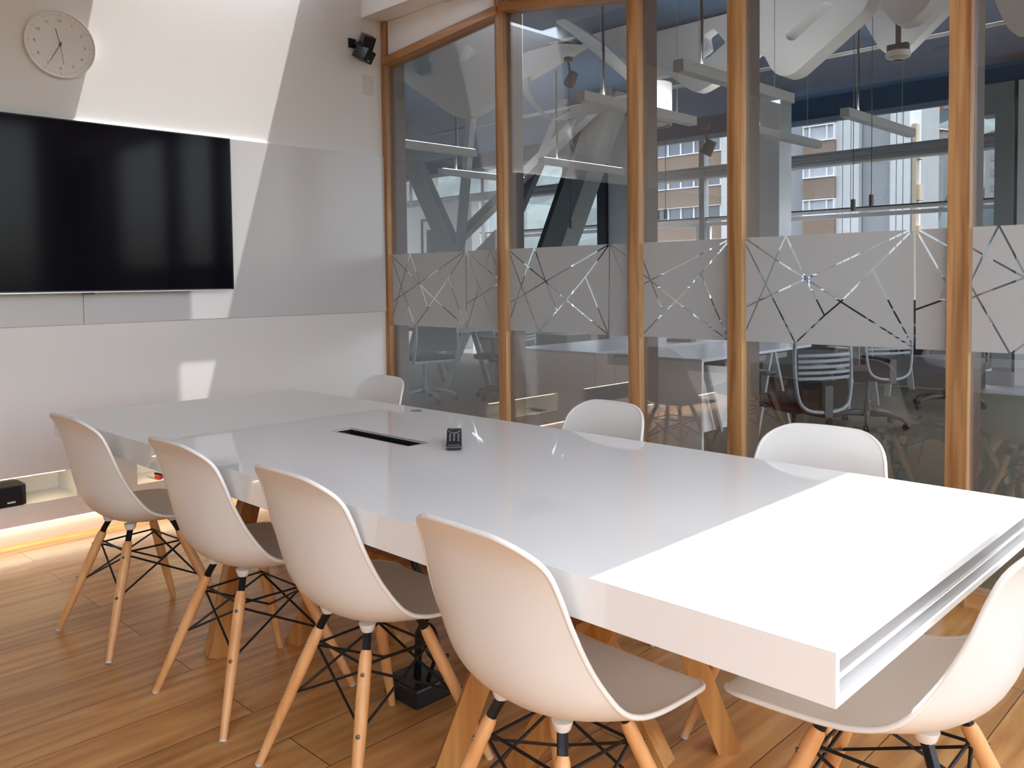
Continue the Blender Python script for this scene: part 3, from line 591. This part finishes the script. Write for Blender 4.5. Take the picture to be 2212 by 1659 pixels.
# columns
def post_thing(name, label, x0, x1, y0, y1, z0, z1, m, cat='column', bev=.01):
    b = new(); box(b, x0, x1, y0, y1, z0, z1, bev=bev); return tag(obj(name, b, m), label, cat)
t = post_thing('concrete_column', 'mottled grey concrete column seen through the second glass pane', -3.57, -3.17, 7.0, 7.4, 0, 3.75, M_conc)
t = post_thing('concrete_column', 'mottled grey concrete column just right of the fourth timber post', -1.05, -.72, 7.0, 7.35, 0, 3.75, M_conc)
t = post_thing('steel_column', 'slim dark steel column beside the left concrete column', -3.75, -3.58, 6.95, 7.15, 0, 3.75, M_dkst, bev=.004)
t = thing('grey_portal', 'grey boxed column and lintel at the far right window', 'column', (1.82, 7.4, 0))
b = new(); box(b, -.09, .10, 0, .58, .16, 3.47); obj('shaft', b, M_sg, t)
b = new(); box(b, -.17, .135, -.04, .60, .004, .16); obj('plinth', b, M_sg, t)
b = new(); box(b, -.26, -.09, 0, .3, 3.12, 3.47); obj('lintel', b, M_sg, t)
b = new(); box(b, .1405, 1.6, .02, .40, .004, 3.469); o = tag(obj('white_partition', b, M_base), 'bright white partition at the far right beside the grey column', 'partition'); o.location = (1.82, 7.4, 0)
post_thing('black_cabinet', 'long low black cabinet along the pale floor, its end seen right of the fifth post', -1.6, 1.79, 6.62, 6.95, .004, 1.0, M_black, 'cabinet', .004)
# diagonal steel brace
def diag(name, label, a, c, w, h, m, mside=None):
    t = thing(name, label, 'brace', a); b = new(); beam(b, (0, 0, 0), Vector(c) - Vector(a), w, h); obj('beam', b, m, t); return t
def slab_brace(name, label, P, y0, y1, m):
    b = new(); prism(b, P, y0, y1); return tag(obj(name, b, m), label, 'brace')
t = thing('steel_brace', 'broad grey diagonal steel brace with a dark flange in the second glass pane', 'brace', (-4.0, 5.5, 0))
b = new(); prism(b, [(x + 3.2, z) for x, z in [(-1.83, 3.75), (-1.45, 3.75), (-3.28, 0), (-3.66, 0)]], 0, .35); obj('web', b, M_sg, t)
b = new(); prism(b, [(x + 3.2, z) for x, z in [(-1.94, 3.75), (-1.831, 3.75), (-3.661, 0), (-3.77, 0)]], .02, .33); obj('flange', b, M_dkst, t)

slab_brace('truss_member', 'long grey diagonal strut in the leftmost pane leaning right', [(-6.51, 3.755), (-6.21, 3.755), (-3.86, 0), (-4.16, 0)], 5.0, 5.15, M_sg)
slab_brace('truss_member', 'thin pale diagonal strut edging the grey one in the leftmost pane', [(-6.19, 3.755), (-6.11, 3.755), (-3.76, 0), (-3.84, 0)], 4.98, 5.12, M_cfr)
slab_brace('truss_member', 'pale near-vertical strut in the leftmost pane', [(-4.33, 3.755), (-4.22, 3.755), (-4.78, 0), (-4.89, 0)], 4.75, 4.85, M_cfr)
slab_brace('truss_member', 'grey strut rising to the right in the leftmost pane', [(-8.2, 0), (-8.2, .15), (-2.2, 3.755), (-2.2, 3.60)], 5.2, 5.35, M_sg)
slab_brace('truss_member', 'steep pale strut rising right beside the second timber post', [(-5.55, 0), (-5.40, 0), (-2.98, 3.755), (-3.13, 3.755)], 5.4, 5.5, M_cfr)
slab_brace('infill_panel', 'pale triangular panel between the struts of the leftmost pane', [(-5.2, 1.65), (-4.60, 2.05), (-4.68, 0), (-4.9, 0)], 5.55, 5.6, M_base)['category'] = 'panel'
# framed picture on a white wall piece far left
b = new(); box(b, -9.4, -7.0, 7.3, 7.5, 0.004, 2.75); tag(obj('white_wall_panel', b, M_base), 'white wall panel far left behind the struts', 'panel')
t = thing('framed_picture', 'black-framed picture on the white panel behind the diagonal struts', 'picture', (-8.1, 7.29, 2.0))
b = new(); w = .05
for q in ((-.35, .35, .45, .50), (-.35, .35, -.5, -.45), (-.35, -.30, -.45, .45), (.30, .35, -.45, .45)): box(b, q[0], q[1], -.02, 0, q[2], q[3])
obj('frame', b, M_black, t)
b = new(); box(b, -.3, .3, -.008, 0, -.45, .45); obj('mount', b, M_base, t)
b = new(); box(b, -.18, .18, -.012, -.008, -.28, .28); obj('print', b, mat('dark_print', (.10, .13, .13, 1), .6, var=.5, vscale=6), t)
# ---------------------------------------------------------------- hanging acoustic baffles
def rounded(poly, r=.09, n=5):
    out = []; m = len(poly)
    for i in range(m):
        p0, p1, p2 = (Vector(poly[(i + k) % m]) for k in (-1, 0, 1)); a = p0 - p1; c = p2 - p1; q = min(r, a.length * .45, c.length * .45)
        A = p1 + a.normalized() * q; B = p1 + c.normalized() * q
        for k in range(n + 1):
            t = k / n; out.append(((1 - t) ** 2) * A + 2 * t * (1 - t) * p1 + t * t * B)
    return out
BL = ['big white ceiling baffle filling the top of the leftmost pane', 'white wavy ceiling baffle in the second pane from the left', 'narrow beige-edged diagonal baffle crossing the top of the second pane',
      'pale grey baffle with slots behind the top of the middle pane', 'white baffle with a long slanted slot right of the fourth post', 'white pointed baffle behind the round ceiling device',
      'short rounded white baffle in front of the pointed one', 'white rounded baffle at the top right corner']
for k, (Y, P, H, th) in enumerate(BAFFLE):
    cu = bpy.data.curves.new('ceiling_baffle', 'CURVE'); cu.dimensions = '2D'; cu.fill_mode = 'BOTH'; cu.extrude = th / 2; cu.bevel_depth = 0
    for pts in [P] + list(H):
        R = rounded(pts, .07 if pts is P else .025); s = cu.splines.new('POLY'); s.points.add(len(R) - 1)
        for i, q in enumerate(R): s.points[i].co = (q[0], q[1], 0, 1)
        s.use_cyclic_u = True
    tmp = bpy.data.objects.new('tmp', cu); me = bpy.data.meshes.new_from_object(tmp); bpy.data.objects.remove(tmp)
    me.transform(Matrix.Translation((0, Y + th / 2, 0)) @ Matrix.Rotation(PI / 2, 4, 'X')); me.materials.append(M_baf)
    o = bpy.data.objects.new('ceiling_baffle', me); C.objects.link(o); tag(o, BL[k], 'ceiling baffle', 'acoustic baffles under the office ceiling')
# ---------------------------------------------------------------- linear pendants
def lin_light(x, y0, y1, z, cordy, label, first=[None]):
    if first[0] is None:
        t = thing('linear_pendant', label, 'pendant light', (x, y0, z), 0, 'white linear pendants over the desks')
        b = new(); box(b, -.04, .04, 0, 1.55, -.075, 0, bev=.002); obj('housing', b, mat('pendant_white', (.56, .55, .53, 1), .4), t)
        b = new(); box(b, -.032, .032, .01, 1.54, -.0775, -.0752); obj('diffuser', b, mat('pendant_diffuser', (.75, .75, .73, 1), .4), t)
        b = new(); box(b, -.03, .03, .03, 1.52, .0005, .0025); obj('added_fill', b, mat('added_fill_glow', (1, 1, 1, 1), .5, emit=(1, .98, .95, 1), es=FILL), t)  # glowing strip added on top only to brighten the baffles
        for yy in (.25, 1.3):
            b = new(); tube(b, [(0, yy, 0), (0, yy, 3.73 - z)], .0022, 6); obj('suspension_wire', b, M_steel, t)
        b = new(); tube(b, [(0, .28, 0), (.004, .28, .3), (-.004, .28, .6), (0, .28, 3.74 - z)], .010, 8); obj('power_cord', b, M_black, t, True)
        first[0] = t; return t
    r = copy_thing(first[0], (x, y0, z), 0, label)
    return r
PZ = 2.70
for x, y0, lab in ((1.53, 1.20, 'white linear pendant crossing behind the fourth timber post'), (1.60, 3.60, 'white linear pendant hanging before the far window left of the fifth post'),
                   (.66, 3.60, 'white linear pendant before the grey concrete column, right of fourth post'), (.50, 1.45, 'white linear pendant ending by the black spotlight in the middle pane'),
                   (-2.05, 3.80, 'white linear pendant crossing the diagonal brace in the second pane'), (-2.15, 1.30, 'white linear pendant in the leftmost pane, the upper one'), (-3.55, 3.55, 'dim linear pendant in the leftmost pane, the lower one')):
    lin_light(x, y0, 0, PZ, 0, lab)
# small cylinder pendants
cyl = []
for k, (x, y, z0, lab) in enumerate(((1.51, 4.0, 1.86, 'small grey cylinder pendant, left one of the right-hand pair'), (1.67, 4.0, 1.89, 'small grey cylinder pendant, right one of the right-hand pair'),
                                     (-.57, 4.0, 1.90, 'small cylinder pendant, left one of the pair in the middle pane'), (-.47, 4.0, 1.905, 'small cylinder pendant, right one of the pair in the middle pane'),
                                     (-1.78, 4.0, 1.87, 'small dark cylinder pendant right of the diagonal brace'))):
    if k == 0:
        t = thing('cylinder_pendant', lab, 'pendant light', (x, y, z0), 0, 'small cylinder pendants')
        b = new(); lathe(b, [(0, 0), (.020, 0), (.020, .10), (.006, .104), (0, .104)], 20); obj('shade', b, mat('cylinder_grey', (.11, .11, .105, 1), .4), t, True, auto=40)
        b = new(); tube(b, [(0, 0, .1), (0, 0, 3.74 - z0)], .003, 6); obj('cord', b, M_dkst, t)
        cyl.append(t)
    else: copy_thing(cyl[0], (x, y, z0), 0, lab)
t = thing('drum_pendant', 'white drum lamp behind the left part of the middle pane', 'pendant light', (.22, 2.75, 2.63))
b = new(); lathe(b, [(.17, 0), (.19, 0), (.19, .36), (0, .36)], 40); obj('drum_shade', b, M_baf, t, True, auto=40)
b = new(); lathe(b, [(0, .012), (.17, .012), (.17, .02), (0, .02)], 40); obj('drum_diffuser', b, M_base, t)
b = new(); tube(b, [(0, 0, .36), (0, 0, 1.12)], .008, 8); obj('drum_rod', b, M_dkst, t)
t = thing('ceiling_device', 'white round camera-like ceiling device on a dark drop rod', 'ceiling device', (2.40, 2.6, 2.77))
b = new(); lathe(b, [(0, .0), (.035, .0), (.045, .012), (.078, .022), (.084, .04), (.078, .062), (0, .064)], 36); obj('puck', b, M_white, t, True, auto=40)
b = new(); lathe(b, [(0, -.006), (.022, -.006), (.036, .0), (.036, .004), (0, .004)], 28); obj('lens', b, M_black, t, True, auto=40)
b = new(); box(b, -.07, .07, -.03, .03, .064, .115, bev=.01); obj('clamp', b, M_dkst, t)
b = new(); box(b, -.014, .014, -.014, .014, .115, .98); obj('drop_rod', b, M_dkst, t)
def spot(x, y, z, rz, lab, first=[None]):
    if first[0]: return copy_thing(first[0], (x, y, z), rz, lab)
    t = thing('spotlight', lab, 'spotlight', (x, y, z), rz, 'small track spotlights'); first[0] = t
    b = new(); lathe(b, [(0, 0), (.05, 0), (.055, .01), (.045, .13), (0, .13)], 20, Matrix.Translation((0, 0, -.10)) @ Matrix.Rotation(math.radians(28), 4, 'Y')); obj('head', b, M_dkst, t, True, auto=40)
    b = new(); tube(b, [(0.02, 0, .01), (0, 0, .12)], .012, 8); obj('stem', b, M_dkst, t)
    b = new(); box(b, -.03, .03, -.03, .03, .12, .16); obj('track_clip', b, M_dkst, t)
    return t
spot(.62, 3.0, 2.46, .4, 'dark blue-black spotlight under the end of a pendant in the middle pane'); spot(-.6, 2.6, 3.2, 1.2, 'dark spotlight at the top of the second pane'); spot(-2.3, 1.2, 2.95, 2.0, 'dark spotlight at the top of the leftmost pane')
for x, y in ((-.35, 6.2), (1.5, 6.6)):
    b = new(); lathe(b, [(0, -.03), (.16, -.03), (.19, -.012), (.19, 0), (0, 0)], 36); o = tag(obj('ceiling_speaker', b, M_blue, None, True, auto=40), 'round blue grille set in the dark blue ceiling' + (' by the fifth post' if x > 1 else ' hidden behind a baffle'), 'ceiling grille'); o.location = (x, y, OZ)
# spare pipes along the blue ceiling
b = new(); tube(b, [(-6, 5.4, 3.62), (6, 5.4, 3.62)], .022, 10); tag(obj('ceiling_conduit', b, M_alu, None, True), 'pale conduit running under the dark blue ceiling', 'pipe')
# ---------------------------------------------------------------- benches
def bench(name, label, x0, x1, y0, y1, panel_m, top_m, group=None):
    t = thing(name, label, 'desk', ((x0 + x1) / 2, (y0 + y1) / 2, 0)); T = t.location
    hx, hy = (x1 - x0) / 2, (y1 - y0) / 2
    b = new(); box(b, -hx, hx, -hy, hy, .722, .742, bev=.002); obj('desk_top', b, top_m, t)
    b = new(); box(b, -hx + .002, hx - .002, -hy + .002, -hy + .027, .005, .7215); obj('end_panel', b, panel_m, t)
    for s in (-1, 1):
        b = new(); beam(b, (s * (hx - .05), hy - .25, 0), (s * (hx - .05), hy - .55, .72), .05, .03); obj('trestle_leg', b, M_sg, t)
        b = new(); beam(b, (s * (hx - .05), hy - .85, 0), (s * (hx - .05), hy - .60, .72), .05, .03); obj('trestle_leg', b, M_sg, t)
    b = new(); box(b, -hx + .06, hx - .06, -hy + .4, hy - .3, .66, .70); obj('under_frame', b, M_gry, t)
    return t
bench('bench_desk', 'pale bench desk with a full end panel, left one nearest the glass', -.09, .718, 1.33, 2.95, M_lt, M_desk)
bench('bench_desk', 'pale bench desk with a full end panel, right one nearest the glass', .892, 1.62, 1.33, 2.95, M_lt, M_desk)
b = new(); box(b, .72, .89, 1.332, 2.95, .005, .741); tag(obj('cable_spine', b, M_lt), 'narrow pale cable spine between the two bench desks', 'desk divider')
b = new(); box(b, -.11, .11, -.06, .06, .0, .028, bev=.003)
t = tag(obj('desk_tray', b, mat('walnut_tray', (.16, .12, .10, 1), .5)), 'low brown tray on the far side of the pale bench desk', 'tray'); t.location = (.62, 2.62, .742); t.rotation_euler = (0, 0, .2)
for x, y, lab in ((.45, 4.6, 'charcoal modesty panel desk behind the office chairs, nearer one'), (.3, 6.0, 'charcoal desk in the back row before the windows')):
    t = thing('dark_desk', lab, 'desk', (x, y, 0))
    b = new(); box(b, -1.3, 1.0, -.4, .4, .72, .742); obj('desk_top', b, M_gry, t)
    b = new(); box(b, -1.3, 1.0, -.30, -.28, .42, .70); obj('modesty_panel', b, M_gry, t)
    for s in (-1.2, .9):
        b = new(); beam(b, (s, -.36, 0), (s, -.14, .72), .06, .03); obj('trestle_leg', b, M_sg, t)
        b = new(); beam(b, (s, .36, 0), (s, .14, .72), .06, .03); obj('trestle_leg', b, M_sg, t)
t = thing('dark_desk', 'grey trestle desk in the leftmost pane behind the pale mesh chair', 'desk', (-3.6, 3.1, 0))
b = new(); box(b, -1.2, 1.2, -.4, .4, .70, .74); obj('desk_top', b, M_sg, t)
for s in (-1.0, 0.2, 1.0):
    b = new(); beam(b, (s, -.36, 0), (s, -.1, .70), .07, .03); obj('trestle_leg', b, M_sg, t)
    b = new(); beam(b, (s, .36, 0), (s, .1, .70), .07, .03); obj('trestle_leg', b, M_sg, t)
b = new(); box(b, -3.1, -1.9, 4.05, 4.5, 0, .62); tag(obj('low_cabinet', b, M_gry), 'low charcoal cabinet under the desks in the leftmost pane', 'cabinet')
# ---------------------------------------------------------------- office chairs
def office_chair(label, frame, pale):
    t = thing('office_chair', label, 'office chair')
    fm = M_cfr if pale else M_dkst
    for k in range(5):
        a = 2 * PI * k / 5 + .3; u = Vector((math.cos(a), math.sin(a), 0)); b = new()
        tube(b, [u * .03 + Vector((0, 0, .11)), u * .16 + Vector((0, 0, .115)), u * .29 + Vector((0, 0, .085)), u * .315 + Vector((0, 0, .06))], [.026, .022, .016, .013], 8); arm = obj('base_arm', b, fm, t, True)
        b = new(); n = Vector((-u.y, u.x, 0))
        for s in (-1, 1):
            c = u * .315 + n * s * .012 + Vector((0, 0, .028)); m = Matrix.Translation(c) @ n.to_track_quat('Z', 'Y').to_matrix().to_4x4()
            lathe(b, [(0, -.009), (.024, -.009), (.028, -.004), (.028, .004), (.024, .009), (0, .009)], 18, m)
        obj('caster', b, M_black, arm, True, auto=40)
    b = new(); lathe(b, [(0, .09), (.030, .09), (.030, .22), (.018, .225), (.018, .40), (0, .40)], 18); obj('gas_column', b, M_dkst, t, True, auto=40)
    b = new(); box(b, -.10, .10, -.13, .13, .40, .435, bev=.01); obj('mechanism', b, M_dkst, t)
    b = new(); box(b, -.24, .24, -.23, .25, .436, .50, bev=.03); obj('seat', b, M_dkg, t, True, auto=50)
    # back: open frame with a curved lower lip and five slats across the upper part
    P = [(-.19, -.26, .98), (-.215, -.27, .78), (-.200, -.285, .54), (-.14, -.30, .455), (0, -.315, .435), (.14, -.30, .455), (.200, -.285, .54), (.215, -.27, .78), (.19, -.26, .98), (0, -.285, 1.0)]
    S = catmull(P + [P[0]], 60); b = new(); tube(b, S, .012, 8, cap=False); fr = obj('back_frame', b, M_cfr, t, True)
    b = new(); g = [[b.verts.new((.195 * s, -.268 - .03 * (1 - s * s) - .012 * (1 - q), .455 + .17 * q)) for s in [x / 6 - 1 for x in range(13)]] for q in [k / 5 for k in range(6)]]
    for i in range(5):
        for j in range(12): b.faces.new((g[i][j], g[i][j + 1], g[i + 1][j + 1], g[i + 1][j]))
    bmesh.ops.solidify(b, geom=b.faces[:], thickness=.006); obj('back_mesh', b, M_dkg, t, True, auto=50)
    for k in range(5):
        z = .640 + k * .036; b = new(); A = []
        for s in [x / 6 - 1 for x in range(13)]:
            y = -.276 - .035 * (1 - s * s); A.append([b.verts.new((.195 * s, y + dy, z + dz)) for dy, dz in ((0, 0), (0, .018), (-.008, .018), (-.008, 0))])
        for i in range(12):
            for q in range(4): b.faces.new((A[i][q], A[i][(q + 1) % 4], A[i + 1][(q + 1) % 4], A[i + 1][q]))
        b.faces.new(A[0]); b.faces.new(A[-1][::-1]); obj('back_slat', b, M_cfr, t)
    b = new(); box(b, -.03, .03, -.31, -.10, .40, .43); box(b, -.03, .03, -.33, -.30, .40, .60); obj('back_support', b, M_dkst, t)
    for s in (-1, 1):
        b = new(); tube(b, [(s * .22, -.02, .45), (s * .28, -.02, .46), (s * .285, -.02, .60), (s * .27, .0, .66)], .014, 8); ar = obj('armrest_post', b, M_dkst, t, True)
        b = new(); box(b, s * .27 - .04, s * .27 + .04, -.12, .14, .66, .685, bev=.01); obj('armrest_pad', b, M_black, ar, True, auto=50)
    return t
G = 'task chairs with slatted backs in the office'
oc = office_chair('dark office chair in the centre right pane with its star base in full view', 1, 0); oc['group'] = G; oc.location = (1.76, 3.72, 0); oc.rotation_euler = (0, 0, 1.0)
for x, y, r, lab in ((2.08, 1.72, 1.12, 'dark office chair drawn up to the right end of the pale bench desk'), (1.93, 5.2, 2.6, 'dark office chair farthest back beside the fifth post'),
                     (.15, 3.55, -2.9, 'dark office chair behind the pale bench desks'), (-1.85, 2.95, 1.9, 'dark office chair with armrest in the leftmost pane beside the second post')):
    copy_thing(oc, (x, y, 0), r, lab, G)
t = thing('office_chair', 'office chair with pale frame and base in the leftmost pane', 'office chair', (-2.35, 2.25, 0), 1.35)
def pale_chair(t):
    for k in range(5):
        a = 2 * PI * k / 5 + .9; u = Vector((math.cos(a), math.sin(a), 0)); b = new()
        tube(b, [u * .03 + Vector((0, 0, .12)), u * .16 + Vector((0, 0, .12)), u * .30 + Vector((0, 0, .08)), u * .335 + Vector((0, 0, .06))], [.028, .024, .017, .013], 8); arm = obj('base_arm', b, M_cfr, t, True)
        b = new(); lathe(b, [(0, -.015), (.026, -.015), (.028, 0), (.026, .015), (0, .015)], 16, Matrix.Translation(u * .335 + Vector((0, 0, .028))) @ Vector((-u.y, u.x, 0)).to_track_quat('Z', 'Y').to_matrix().to_4x4()); obj('caster', b, M_black, arm, True, auto=40)
    b = new(); lathe(b, [(0, .1), (.028, .1), (.028, .25), (.018, .25), (.018, .42), (0, .42)], 16); obj('gas_column', b, M_cfr, t, True, auto=40)
    b = new(); box(b, -.25, .25, -.24, .25, .42, .455, bev=.012); obj('seat_pan', b, M_cfr, t)
    b = new(); box(b, -.235, .235, -.22, .24, .455, .50, bev=.02); obj('seat', b, M_dkg, t, True, auto=50)
    for s in (-1, 1):
        b = new(); tube(b, catmull([(s * .24, -.23, .44), (s * .245, -.26, .52), (s * .24, -.30, .70), (s * .225, -.27, .86), (s * .20, -.27, 1.02)], 20), .017, 8); obj('back_upright', b, M_cfr, t, True)
    b = new(); box(b, -.225, .225, -.292, -.282, .55, 1.02); obj('back_mesh', b, mat('blue_grey_mesh', (.06, .065, .075, 1), .7), t)
    for s in (-1, 1):
        b = new(); beam(b, (s * .2, .0, .42), (s * .26, -.02, .26), .05, .02); obj('seat_lever', b, M_cfr, t)
pale_chair(t)
# ---------------------------------------------------------------- outside: flats across the street and the hillside
M_brick = mat('speckled_brick', (.23, .165, .12, 1), .9, var=.35, vscale=12.)
M_fc = mat('facade_concrete', (.28, .29, .29, 1), .9, var=.08, vscale=.6)
M_fl = mat('facade_light_panels', (.52, .53, .52, 1), .9, var=.10, vscale=.9)
M_fw = mat('facade_white_frames', (.74, .74, .74, 1), .6)
M_pn = mat('facade_panes', (.085, .11, .15, 1), .15, var=.5, vscale=.4)
M_cur = mat('net_curtain', (.44, .45, .47, 1), .9, var=.2, vscale=2)
def block():
    t = thing('apartment_building', 'brick-banded apartment block across the street seen through the middle panes', 'building', (-36, 60, -30))
    def B(x0, x1, y0, y1, z0, z1, b): box(b, x0 + 36, x1 + 36, y0 - 60, y1 - 60, z0 + 30, z1 + 30)
    b = new(); B(-46, -27.7, 60.2, 72, -30, 20, b); obj('wall', b, M_fc, t)
    zs = [14.7, 11.84, 8.98, 6.12, 3.26, .4, -2.46]
    for z in zs:
        b = new(); B(-46, -27.7, 59.9, 60.2, z - 1.62, z, b); obj('brick_band', b, M_brick, t)
        b = new(); B(-46, -27.7, 59.8, 60.2, z, z + .09, b); B(-46, -27.7, 59.8, 60.2, z + 1.20, z + 1.25, b)
        for k in range(14): B(-46 + k * 1.30, -45.88 + k * 1.30, 59.95, 60.2, z + .09, z + 1.2, b)
        w = obj('window_band', b, M_fw, t)
        b = new(); B(-46, -27.7, 60.08, 60.15, z + .09, z + 1.2, b); obj('glazing', b, M_pn, w)
    b = new(); B(-32.6, -31.9, 59.5, 60.2, -30, 20, b); obj('white_pier', b, M_fl, t)
    t = thing('apartment_tower', 'tall concrete tower with a brick bay seen left of the fifth post', 'building', (-22, 60, -30))
    def B(x0, x1, y0, y1, z0, z1, b): box(b, x0 + 22, x1 + 22, y0 - 60, y1 - 60, z0 + 30, z1 + 30)
    b = new(); B(-27.69, -25.45, 60, 70, -30, 22, b); B(-21.2, -19.0, 60.3, 70, -30, 22, b); B(-25.45, -22.9, 60.4, 70, -30, 22, b); obj('wall', b, M_fc, t)
    b = new()
    for a, c in ((-23.05, -21.2), (-19.0, -17.6)):
        n = 3; w = (c - a) / n
        for k in range(n): B(a + k * w, a + (k + 1) * w - .06, 59.7, 62, -30, 22, b)
    obj('ribbed_panels', b, M_fl, t)
    for z in (14.35, 11.5, 8.75, 5.9, 3.05, .2):
        b = new(); B(-25.45, -22.95, 59.4, 60.4, z - 1.55, z, b); obj('brick_band', b, M_brick, t)
        b = new(); B(-25.45, -22.95, 59.3, 60.4, z, z + .1, b); B(-25.45, -22.95, 59.3, 60.4, z + 1.15, z + 1.25, b)
        for x in (-25.45, -24.95, -23.6, -23.05): B(x, x + .1, 59.35, 60.4, z + .1, z + 1.15, b)
        w = obj('bay_window', b, M_fw, t)
        b = new(); B(-25.4, -23.0, 59.5, 59.6, z + .1, z + 1.15, b); obj('glazing', b, M_pn if z > 12 or z < 4 else M_cur, w)
    b = new(); B(-17.6, -17.3, 60, 60.6, -30, 12.0, b); obj('sand_edge', b, mat('sand_render', (.40, .33, .24, 1), .9), t)
    for z in (9.5, 6.6, 3.7):
        b = new(); B(-17.6, -17.1, 60.1, 60.9, z, z + 1.1, b); obj('balcony', b, MATS['sand_render'], t)
block()
def hz(x, y):
    v = Vector((x * .006, y * .006, 0)); h = -42 + 195 * (1 - math.exp(-max(0, y - 110) / 230.)) + 16 * (noise.noise(v) ) + 8 * noise.noise(v * 3.1)
    return h
def hill():
    b = new(); nx, ny = 150, 110; g = []
    for j in range(ny):
        y = 110 + (j / (ny - 1)) ** 1.5 * 620; row = []
        for i in range(nx):
            x = -900 + 1150 * i / (nx - 1); row.append(b.verts.new((x, y, hz(x, y) + 5.5 * abs(noise.noise(Vector((x * .07, y * .07, 3)))) * 2)))
        g.append(row)
    for j in range(ny - 1):
        for i in range(nx - 1): b.faces.new((g[j][i], g[j][i + 1], g[j + 1][i + 1], g[j + 1][i]))
    o = obj('wooded_hillside', b, mat('haze_tinted_woodland', (.060, .076, .078, 1), 1., var=.75, vscale=.09, spec=.1), None, True); tag(o, 'haze-tinted wooded hillside rising behind the buildings', 'hill'); return o  # distance haze is put into the base colour as a blue-grey tint
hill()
hb = [mat('house_white', (.22, .22, .21, 1), .9), mat('house_brick', (.15, .09, .07, 1), .9), mat('house_cream', (.18, .165, .14, 1), .9)]
def house(x, y, w, d, h, k, lab):
    z = hz(x, y); t = thing('hill_house', lab, 'house', (x, y, z), random.uniform(-.3, .3), 'houses on the hillside')
    b = new(); box(b, -w / 2, w / 2, -d / 2, d / 2, -12, h); obj('wall', b, hb[k], t)
    b = new(); prism(b, [(-w / 2 - .5, h), (w / 2 + .5, h), (0, h + w * .16)], -d / 2 - .5, d / 2 + .5); obj('roof', b, hb[1] if k != 1 else hb[2], t)
    b = new(); n = max(2, int(w / 3.2)); m = max(1, int(h / 3))
    for i in range(n):
        for q in range(m): box(b, -w / 2 + w * (i + .3) / n, -w / 2 + w * (i + .7) / n, -d / 2 - .15, -d / 2, .9 + q * 3, 2.3 + q * 3)
    b2 = obj('windows', b, M_pn, t)
for k, (ux, D, w, h) in enumerate(HOUSES):
    x = CAM['loc'][0] + ux * D; y = CAM['loc'][1] + D
    house(x, y, w, w * .8, h, k % 3, ['white', 'red brick', 'cream'][k % 3] + ' house on the distant hillside ' + ('through the second pane' if ux < -1.0 else ('beside the fifth post' if ux < -.27 else 'right of the fifth post')))
# ---------------------------------------------------------------- light, camera, view
w = bpy.data.worlds.new('sky'); bpy.context.scene.world = w; w.use_nodes = True; nt = w.node_tree
bg = nt.nodes['Background']; sky = nt.nodes.new('ShaderNodeTexSky'); sky.sky_type = 'NISHITA'; sky.sun_disc = False; sky.sun_elevation = math.radians(70); sky.air_density = 1.; sky.dust_density = 2.5
hs = nt.nodes.new('ShaderNodeHueSaturation'); hs.inputs['Saturation'].default_value = .42; nt.links.new(sky.outputs[0], hs.inputs['Color'])
mixw = nt.nodes.new('ShaderNodeMix'); mixw.data_type = 'RGBA'; mixw.inputs['Factor'].default_value = .0
nt.links.new(hs.outputs[0], bg.inputs['Color']); bg.inputs['Strength'].default_value = SKY
sun = bpy.data.lights.new('sun', 'SUN'); sun.energy = SUN; sun.angle = math.radians(.6); sun.color = (1., .98, .955)
so = bpy.data.objects.new('sun', sun); C.objects.link(so); so.rotation_euler = Vector((-.065, -.28, -1)).to_track_quat('-Z', 'Y').to_euler(); so.location = (3, 3, 9)
def portal(loc, rot, sx, sy):
    l = bpy.data.lights.new('daylight_portal', 'AREA'); l.shape = 'RECTANGLE'; l.size = sx; l.size_y = sy; l.cycles.is_portal = True
    o = bpy.data.objects.new('daylight_portal', l); C.objects.link(o); o.location = loc; o.rotation_euler = rot
portal((RX + .13, -4.1, 1.75), (0, PI / 2, 0), 3.0, 2.6); portal((RX + .13, -1.55, 1.75), (0, PI / 2, 0), 2.5, 2.3)
portal((5.4, RY - .13, 1.65), (PI / 2, 0, 0), 2.0, 3.06)
portal((-2.5, OY + .24, 2.0), (-PI / 2, 0, 0), 18, 2.9); portal((OX1 + .13, 4.2, 1.85), (0, PI / 2, 0), 2.5, 6.4)
portal((5.3, -4.2, RZ + .13), (0, 0, 0), 1.95, 2.5); portal((4.12, -1.1, RZ + .13), (0, 0, 0), .48, 1.2); portal((.1, -1.2, RZ + .13), (0, 0, 0), .3, 1.4)
cd = bpy.data.cameras.new('camera'); cam = bpy.data.objects.new('camera', cd); C.objects.link(cam)
r, u, f = (Vector(v) for v in CAM['rows'])
M = Matrix((r, u, -f)).transposed().to_4x4(); M.translation = Vector(CAM['loc']); cam.matrix_world = M
cd.sensor_width = 36.; cd.sensor_fit = 'HORIZONTAL'; cd.lens = CAM['f'] / 2212 * 36; cd.shift_y = -(829.5 - CAM['cy']) / 2212; cd.clip_start = .05; cd.clip_end = 2000
sc = bpy.context.scene; sc.camera = cam
vs = sc.view_settings; vs.view_transform = 'Standard'; vs.look = 'None'; vs.gamma = 1; vs.use_curve_mapping = False; vs.exposure = EXPO
cy = sc.cycles; cy.use_denoising = True; cy.denoiser = 'OPENIMAGEDENOISE'; cy.denoising_input_passes = 'RGB_ALBEDO_NORMAL'
cy.max_bounces = 10; cy.diffuse_bounces = 6; cy.glossy_bounces = 4; cy.transmission_bounces = 6; cy.transparent_max_bounces = 24
cy.caustics_reflective = False; cy.caustics_refractive = False; cy.sample_clamp_indirect = 6.; cy.sample_clamp_direct = 0
cy.use_adaptive_sampling = True; cy.adaptive_threshold = .015
